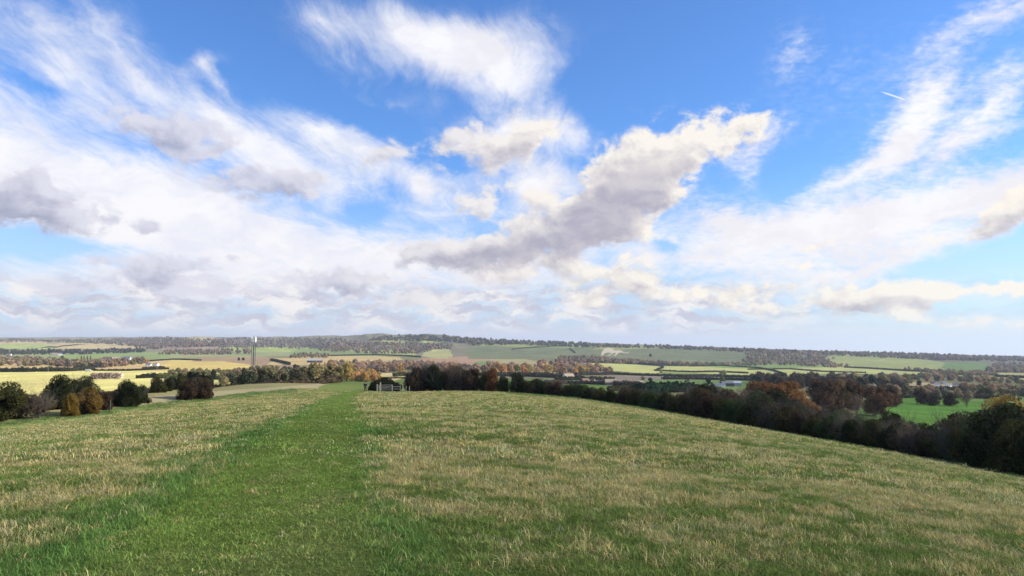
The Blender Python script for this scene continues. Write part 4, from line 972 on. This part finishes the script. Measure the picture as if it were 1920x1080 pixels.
HS = [ # px, distance, L, W, wall height, roof height, wall, roof, turn, label, chimney, windows
 (392,560,9,7,3.2,3.0,'cream','straw',.3,'small cream house among the trees left of the mast',True,3),
 (592,1750,34,14,5,3,'dark','tin',.1,'long barn with pale blue grey roof on the plain behind the poplars',False,0),
 (762,1750,10,8,5,3,'white','grey',.2,'small white house at the foot of the escarpment',True,2),
 (772,1760,14,8,4,3,'brick','brown',.1,'brick cottage right of the small white house',True,2),
 (1065,860,12,8,4,3.4,'white','straw',.5,'house with sunlit gable left of the copper wood',True,2),
 (1096,680,16,9,3.5,4.5,'brick','brown',.9,'big brown roofed barn at the left end of the hamlet',False,2),
 (1108,690,10,8,4,3.4,'cream','brown',-.5,'cottage with steep tan gable in the hamlet',True,2),
 (1125,670,11,7,3.2,3,'grey','grey',.1,'low grey roofed house in the hamlet',True,2),
 (1144,650,15,8,4.2,4,'brick','straw',.05,'long farmhouse with pale ridge in the middle of the hamlet',True,4),
 (1166,660,13,7,3.2,3.4,'brick','straw',-.2,'cottage with light roof right of the long farmhouse',True,3),
 (1182,650,10,7,3.2,3.6,'brick','brown',.6,'cottage with dark red roof in the hamlet',True,2),
 (1196,670,14,7,3.0,3,'grey','straw',.1,'low cottage with pink tan roof at the right end of the hamlet',False,2),
 (1342,650,13,6,1.9,1.1,'white','grey',.06,'long low white walled barn',False,5),
 (1377,720,9,6,3.2,1.5,'grey','tin',-.1,'large barn with pale lilac roof',False,0),
 (1360,690,11,6,3.2,1.6,'dark','grey',.1,'dark barn between the white barn and the pale roofed one',False,0),
 (1629,600,8,6,4.6,3,'white','grey',.4,'white gabled house beside the blue green conifer',True,2),
 (1752,900,12,8,4.6,3.4,'white','grey',.1,'white house in the middle of the right hand village',True,3),
 (1772,880,13,8,4.6,3.4,'white','grey',.5,'largest white house of the right hand village',True,3),
 (1786,900,11,8,4.4,3.2,'cream','grey',-.3,'cream house right of the largest white one',True,3),
 (1764,1000,12,8,4.4,3.2,'grey','grey',.2,'grey house behind the white village houses',True,2),
 (1744,1000,11,8,4.2,3.2,'brick','brown',-.2,'brick house at the left end of the white houses',True,2),
 (1800,1010,12,8,4.2,3.2,'cream','grey',.3,'cream house behind the right hand village',True,2),
 (1850,880,12,8,4.4,3.6,'brick','brown',.4,'red brick house at the right end of the village',True,2),
 (1862,900,10,8,4.4,3.6,'brick','brown',-.3,'brick house with dark roof right of the red brick one',True,2),
 (1858,840,7,6,3,2.4,'cream','straw',.0,'small cream shed in front of the brick houses',False,1),
 (108,2900,24,12,6,4,'cream','straw',.2,'cream farm building on the far left plain',False,2),
 (116,2880,14,10,6,4,'white','grey',.5,'white farm building beside the cream one far left',False,2),
 (22,2900,12,10,5,3,'white','grey',.1,'tiny white house at the far left',False,1),
 (240,2000,22,10,5,4,'white','grey',.1,'pale house in the far left village, right end',True,2),
 (205,2050,26,10,4,4,'cream','brown',.0,'long pale house in the far left village',True,3),
 (222,2050,14,10,4,4,'brick','straw',.4,'tan roofed house in the far left village',True,2),
 (258,2020,14,10,4,4,'cream','straw',-.3,'small tan house at the end of the far left village',True,2),
 (282,1300,8,7,3,2.4,'white','grey',.2,'small white hut on the far side of the tan ploughed field',False,1),
 (296,1310,8,7,3,2.4,'white','straw',-.2,'second white hut right of the first on the tan field',False,1),
]
for (px, d, L_, W_, H_, RH, wl, rf, rz, lab, ch, nw) in HS:
    p = at(px, d); h_ = house(p-Vector((0,0,.2)), L_, W_, H_, RH, wl, rf, rz, lab, ch, nw, barn='barn' in lab, kind='barn' if 'barn' in lab else 'house', cat='barn' if 'barn' in lab else 'house')
    if px == 392: h_.scale = (.5,.5,.5)
    if 1090 < px < 1200: h_.scale = (.66,.66,.66)
    if px > 1735: h_.scale = (.55,.55,.55)
# hamlet wall / fallen timber heap in the pale field behind the hedges
# ------------------------------------------------------------------ straw bale stack
p0 = at(204, 750)
e = empty('straw_bale_stack', p0, R(8), 'long stack of brown straw bales in the yellow green field', 'straw stack')
mS, t_, o_ = newmat('straw')
vv = t_.node('ShaderNodeAttribute', attribute_name='var'); sp_ = t_.node('ShaderNodeSeparateColor'); t_.put(sp_.inputs[0], vv.outputs['Color'])
cc = t_.mix(sp_.outputs[0], (.13,.065,.05,1), (.80,.62,.47,1)); nn = t_.noise(t_.node('ShaderNodeTexCoord').outputs['Object'], 2.5, 5, .7)
dB = t_.node('ShaderNodeBsdfDiffuse'); t_.put(dB.inputs[0], t_.mix(1., cc, t_.mix(nn, (.7,.7,.7,1), (1.25,1.25,1.2,1)), 'MULTIPLY')); t_.l.new(dB.outputs[0], o_.inputs[0])
def bales(name, rows, x0, x1, y0, y1, z0, bh, bl, miss, tone):
    mb = MB(); vr = []
    for r_ in range(rows):
        x = x0 + (.0 if r_ % 2 else -.4)
        while x < x1:
            y = y0
            while y < y1:
                if random.random() > miss:
                    tz = random.uniform(-.05,.05); mb.box((x+bl/2, y+1.2+random.uniform(-.2,.2), z0+bh*(r_+.5)+tz), (bl*.93, 2.3, bh*.92), rz=random.uniform(-.08,.08))
                    vr += [[np.clip(random.gauss(tone, .36), 0, 1), 0, 0]]*8
                y += 2.5
            x += bl
    o = mb.build(name, mS, e); set_var(o.data, np.array(vr)); o['kind'] = 'stuff'; return o
bales('bales', 5, -13.6, 12.6, -4, 3.5, -.4, 1.15, 1.25, .05, .38)
o = bales('top_bales', 1, -12.6, 13, -3, 3.5, 5.3, .8, 2.4, .05, .85)
o = bales('end_bales', 5, 12.9, 14.2, -4, 3.5, -.4, 1.15, 1.25, .0, .95)  # paler bales: the sunlight on this end is put into their colour
# ------------------------------------------------------------------ mast
pm_ = at(477, 300); hM = 20.4; MSTEEL = simple('dark_galvanised_steel', (.19,.195,.20), .5, .4, .15)
e = empty('phone_mast', pm_, R(20), 'tall slim grey lattice phone mast with white antennas on top', 'mast')
tri = [(0.85*math.cos(R(a)), 0.85*math.sin(R(a))) for a in (90, 210, 330)]
for (a, b) in tri: MB().bar((a,b,-.5), (a,b,hM-3.2), .125, 8).build('leg', MSTEEL, e)
mb = MB(); nb = 16
for k in range(nb):
    z0_ = k*(hM-3.4)/nb; z1_ = (k+1)*(hM-3.4)/nb
    for q in range(3):
        a, b = tri[q], tri[(q+1)%3]
        mb.bar((*a, z0_), (*b, z0_), .03, 4); mb.bar((*(a if k%2 else b), z0_), (*(b if k%2 else a), z1_), .035, 4)
mb.build('lattice', MSTEEL, e)['kind'] = 'stuff'
mb = MB(); mb.box((0,0,(hM-3.4)/2), (.30,.12,hM-3.4)); mb.build('cable_tray', DARK, e)
MB().bar((0,0,hM-4.2), (0,0,hM+.2), .14, 8).build('head_pole', STEEL, e)
mb = MB()
for z in (hM-2.2, hM-.6):
    for q in range(6):
        a, b = R(60*q), R(60*q+60); mb.bar((.95*math.cos(a), .95*math.sin(a), z), (.95*math.cos(b), .95*math.sin(b), z), .04, 4)
        if q % 2 == 0: mb.bar((0,0,z), (.95*math.cos(a), .95*math.sin(a), z), .04, 4)
mb.build('head_frame', STEEL, e)
for q in range(6):
    a = R(60*q+10); M_ = Matrix.Translation((1.08*math.cos(a), 1.08*math.sin(a), hM-1.3)) @ Matrix.Rotation(a, 4, 'Z')
    MB().box(None, (.18,.42,2.2), M=M_).build('antenna', WHITE, e)
MB().box((1.6,-1.2,1.1), (1.4,.8,2.2)).build('cabinet', simple('grey_cabinet', (.35,.38,.36)), e)
MB().bar((-1.55,-.3,-.5), (-1.55,-.3,6), .07, 6).build('stay_pole', STEEL, e)
# ------------------------------------------------------------------ white van on the far lane
pv = at_img(170, 696, 600); e = empty('white_van', pv, R(4), 'small white van on the lane by the dark hedge on the left', 'van')
MB().poly([(-2.6,-1,.5),(2.6,-1,.5),(2.6,1,.5),(-2.6,1,.5),(-2.6,-.95,2.4),(1.5,-.95,2.4),(1.5,.95,2.4),(-2.6,.95,2.4),(2.1,-.95,1.5),(2.1,.95,1.5),(2.6,-1,1.3),(2.6,1,1.3)],
 [(0,3,2,1),(4,5,6,7),(0,1,10,8,5,4),(3,7,6,9,11,2),(0,4,7,3),(5,8,9,6),(8,10,11,9),(10,1,2,11)]).build('body', WHITE, e); e.scale = (1.25,1.25,1.25)
for x in (-1.7,1.7):
    for y in (-.9,.9): MB().bar((x,y-.12,.38), (x,y+.12,.38), .38, 12).build('wheel', DARK, e)
MB().poly([(1.56,-.8,2.3),(1.56,.8,2.3),(2.14,.8,1.56),(2.14,-.8,1.56)], [(0,1,2,3)]).build('windscreen', GLASS, e)
# ------------------------------------------------------------------ gate, posts
def near_at(px, d): return at(px, d)
g0 = at(716, 146); e = empty('field_gate', at(724,146), R(3), 'pale wooden five bar field gate at the end of the mown path', 'gate')
x0_, x1_ = -1.1, 1.4
for k, z in enumerate((.35,.58,.82,1.06,1.32)): MB().box((.15,0,z), (2.6,.05,.075)).build('rail', WOOD, e)
for x in (-1.12,1.42): MB().box((x,-.06,.80), (.10,.06,1.25)).build('stile', WOOD, e)
MB().bar((-1.1,-.1,.35), (1.3,-.1,1.28), .045, 4).build('brace', WOOD, e)
def post(px, d, h, r, lab, cat='post', kind='fence_post', grp=None, mat=WOOD):
    p = at(px, d); mb = MB(); mb.box((0,0,h/2-.2), (r*2,r*2,h+.4)); mb.poly([(-r,-r,h),(r,-r,h),(r,r,h),(-r,r,h),(0,0,h+r)], [(0,1,4),(1,2,4),(2,3,4),(3,0,4)])
    o = mb.build(kind, mat, loc=p); tag(o, lab, cat, grp); return o
post(715, 144, 1.75, .10, 'tall pale wooden waymark post beside the gate', kind='waymark_post')
post(709, 147, 1.3, .10, 'short pale gate post left of the tall waymark post', kind='gate_post')
post(737, 147, 1.3, .09, 'pale wooden gate post at the right end of the gate', kind='gate_post')
# kissing gate left of the post
e = empty('kissing_gate', at(711.5,148), 0, 'small pale kissing gate squeezed between the two posts', 'gate')
for z in (.45,.75,1.1): MB().box((0,0,z), (.75,.05,.09)).build('rail', WOOD, e)
e = empty('rail_fence', at(745,148), 0, 'short pale rail fence right of the gate', 'fence')
for z in (.5,.95): MB().box((0,0,z), (1.5,.05,.13)).build('rail', WOOD, e)
for x in (-.75,.75): MB().box((x,0,.55), (.12,.12,1.3)).build('post', WOOD, e)
for k, (px, d) in enumerate(((752,147),(757,147),(763,146),(769,146))): post(px, d, 1.0, .06, ORD[k]+' of the four thin fence posts right of the gate, from the left', grp='fence posts right of the gate')
post(207, 82, 1.9, .055, 'thin dark post standing in the left hedge right of the ochre bush', mat=BARK)
post(213, 80, 1.2, .05, 'short dark post next to the thin one in the left hedge', mat=BARK)
# poles in the valley
def pole(px, d, h, lab):
    e = empty('utility_pole', at(px, d), random.uniform(-.4,.4), lab, 'utility pole')
    MB().bar((0,0,-.5), (0,0,h), .16, 6, .11).build('pole', WOOD, e); MB().box((0,0,h-.5), (2.2,.12,.14)).build('crossarm', WOOD, e)
for px, d, h, lab in ((95,1000,13,'wooden utility pole beside the lone pale tree on the left'),(298,1050,10,'wooden utility pole on the tan field left of the pines'),(584,290,2.4,'short pale marker pole in front of the wood right of the mast'),
   (549,1300,9,'left utility pole on the tan field right of the mast'),(575,1300,9,'right utility pole on the tan field right of the mast'),(360,1500,9,'utility pole above the golden field'),(1240,760,8,'utility pole between the hedges left of the barns')):
    pole(px, d, h, lab)
for px, d, h in ((96,5600,30),(138,5600,30)):
    e = empty('radio_mast', at(px, d), 0, 'thin %s radio mast on the far left skyline' % ('left' if px < 100 else 'right'), 'mast')
    MB().bar((0,0,-2), (0,0,h), .8, 5, .4).build('pole', STEEL, e); MB().box((0,0,h-3), (4,.5,.5)).build('crossarm', STEEL, e)

# ------------------------------------------------------------------ person walking away down the path
def skin_obj(name, verts, edges, radii, mat, parent, lv=2):
    me = bpy.data.meshes.new(name); me.from_pydata(verts, edges, []); me.update(); o = obj(name, me, parent); me.materials.append(mat)
    sk = o.modifiers.new('skin', 'SKIN'); sk.use_smooth_shade = True
    for v, r_ in zip(me.skin_vertices[0].data, radii): v.radius = r_ if isinstance(r_, tuple) else (r_, r_)
    me.skin_vertices[0].data[0].use_root = True
    o.modifiers.new('sub', 'SUBSURF').levels = lv; o.modifiers['sub'].render_levels = lv; return o
CLOTH = simple('navy_jacket_cloth', (.022,.026,.075), .85); TRO = simple('black_trouser_cloth', (.018,.018,.022), .9); SKIN = simple('skin', (.42,.27,.2), .6); HAIR = simple('dark_hair', (.03,.022,.018), .8); BOOT = simple('boot_leather', (.05,.035,.025), .6)
e = empty('person', at(687, 140)+Vector((0,0,.02)), R(4), 'person in a navy jacket and black trousers walking away down the path', 'person'); e.scale = (1.06,1.06,1.06)
bv = [(0,0,.94),(0,.01,1.12),(0,.02,1.32),(0,.02,1.46),(0,.03,1.54),(0,.04,1.66), (.20,.02,1.41),(.27,-.02,1.14),(.29,.05,.90),(-.20,.02,1.41),(-.28,.02,1.14),(-.31,.12,.92),
      (.10,0,.88),(.12,.10,.50),(.12,.02,.10),(.12,.14,.05),(-.10,0,.88),(-.12,-.06,.50),(-.12,-.22,.14),(-.12,-.12,.06)]
be = [(0,1),(1,2),(2,3),(3,4),(4,5),(3,6),(6,7),(7,8),(3,9),(9,10),(10,11),(0,12),(12,13),(13,14),(14,15),(0,16),(16,17),(17,18),(18,19)]
brd = [(.15,.11),(.13,.10),(.17,.11),(.12,.09),.05,(.085,.10),.065,.045,.035,.065,.045,.035,.09,.06,.045,.04,.09,.06,.045,.04]
skin_obj('body', bv, be, brd, SKIN, e)
skin_obj('jacket', [(0,0,.90),(0,.01,1.12),(0,.02,1.34),(0,.02,1.46),(.20,.02,1.41),(.27,-.02,1.14),(.29,.04,.95),(-.20,.02,1.41),(-.28,.02,1.14),(-.31,.10,.97)], [(0,1),(1,2),(2,3),(3,4),(4,5),(5,6),(3,7),(7,8),(8,9)],
   [(.20,.15),(.19,.14),(.22,.15),(.14,.11),.10,.075,.06,.10,.075,.06], CLOTH, e)
skin_obj('trousers', [(0,0,.94),(.10,0,.86),(.12,.10,.50),(.12,.03,.12),(-.10,0,.86),(-.12,-.06,.50),(-.12,-.20,.16)], [(0,1),(1,2),(2,3),(0,4),(4,5),(5,6)], [(.16,.13),.115,.085,.075,.115,.085,.075], TRO, e)
skin_obj('hair', [(0,-.01,1.62),(0,-.01,1.74)], [(0,1)], [(.115,.13),(.11,.12)], HAIR, e)
for x, y, z in ((.12,.02,.06),(-.12,-.2,.09)): skin_obj('boot', [(x,y-.06,z),(x,y+.04,z-.01),(x,y+.17,z-.02)], [(0,1),(1,2)], [.06,.058,.045], BOOT, e, 1)

# ------------------------------------------------------------------ air
hz, t_, o_ = newmat('haze_air')
pvn = t_.node('ShaderNodeVolumePrincipled'); pvn.inputs['Color'].default_value = (.70,.81,1.0,1); pvn.inputs['Density'].default_value = 5.2e-5; pvn.inputs['Anisotropy'].default_value = .25
t_.l.new(pvn.outputs[0], o_.inputs['Volume'])
zmin = float(GZ.min())-1.2; zmax = float(GZ.max())+42
me = MB().box((0,0,(zmin+zmax)/2), (35600,35600,zmax-zmin)); me = me.build('haze', hz); tag(me, 'thin blue air over the valley', kind='stuff')
S.cycles.volume_bounces = 1
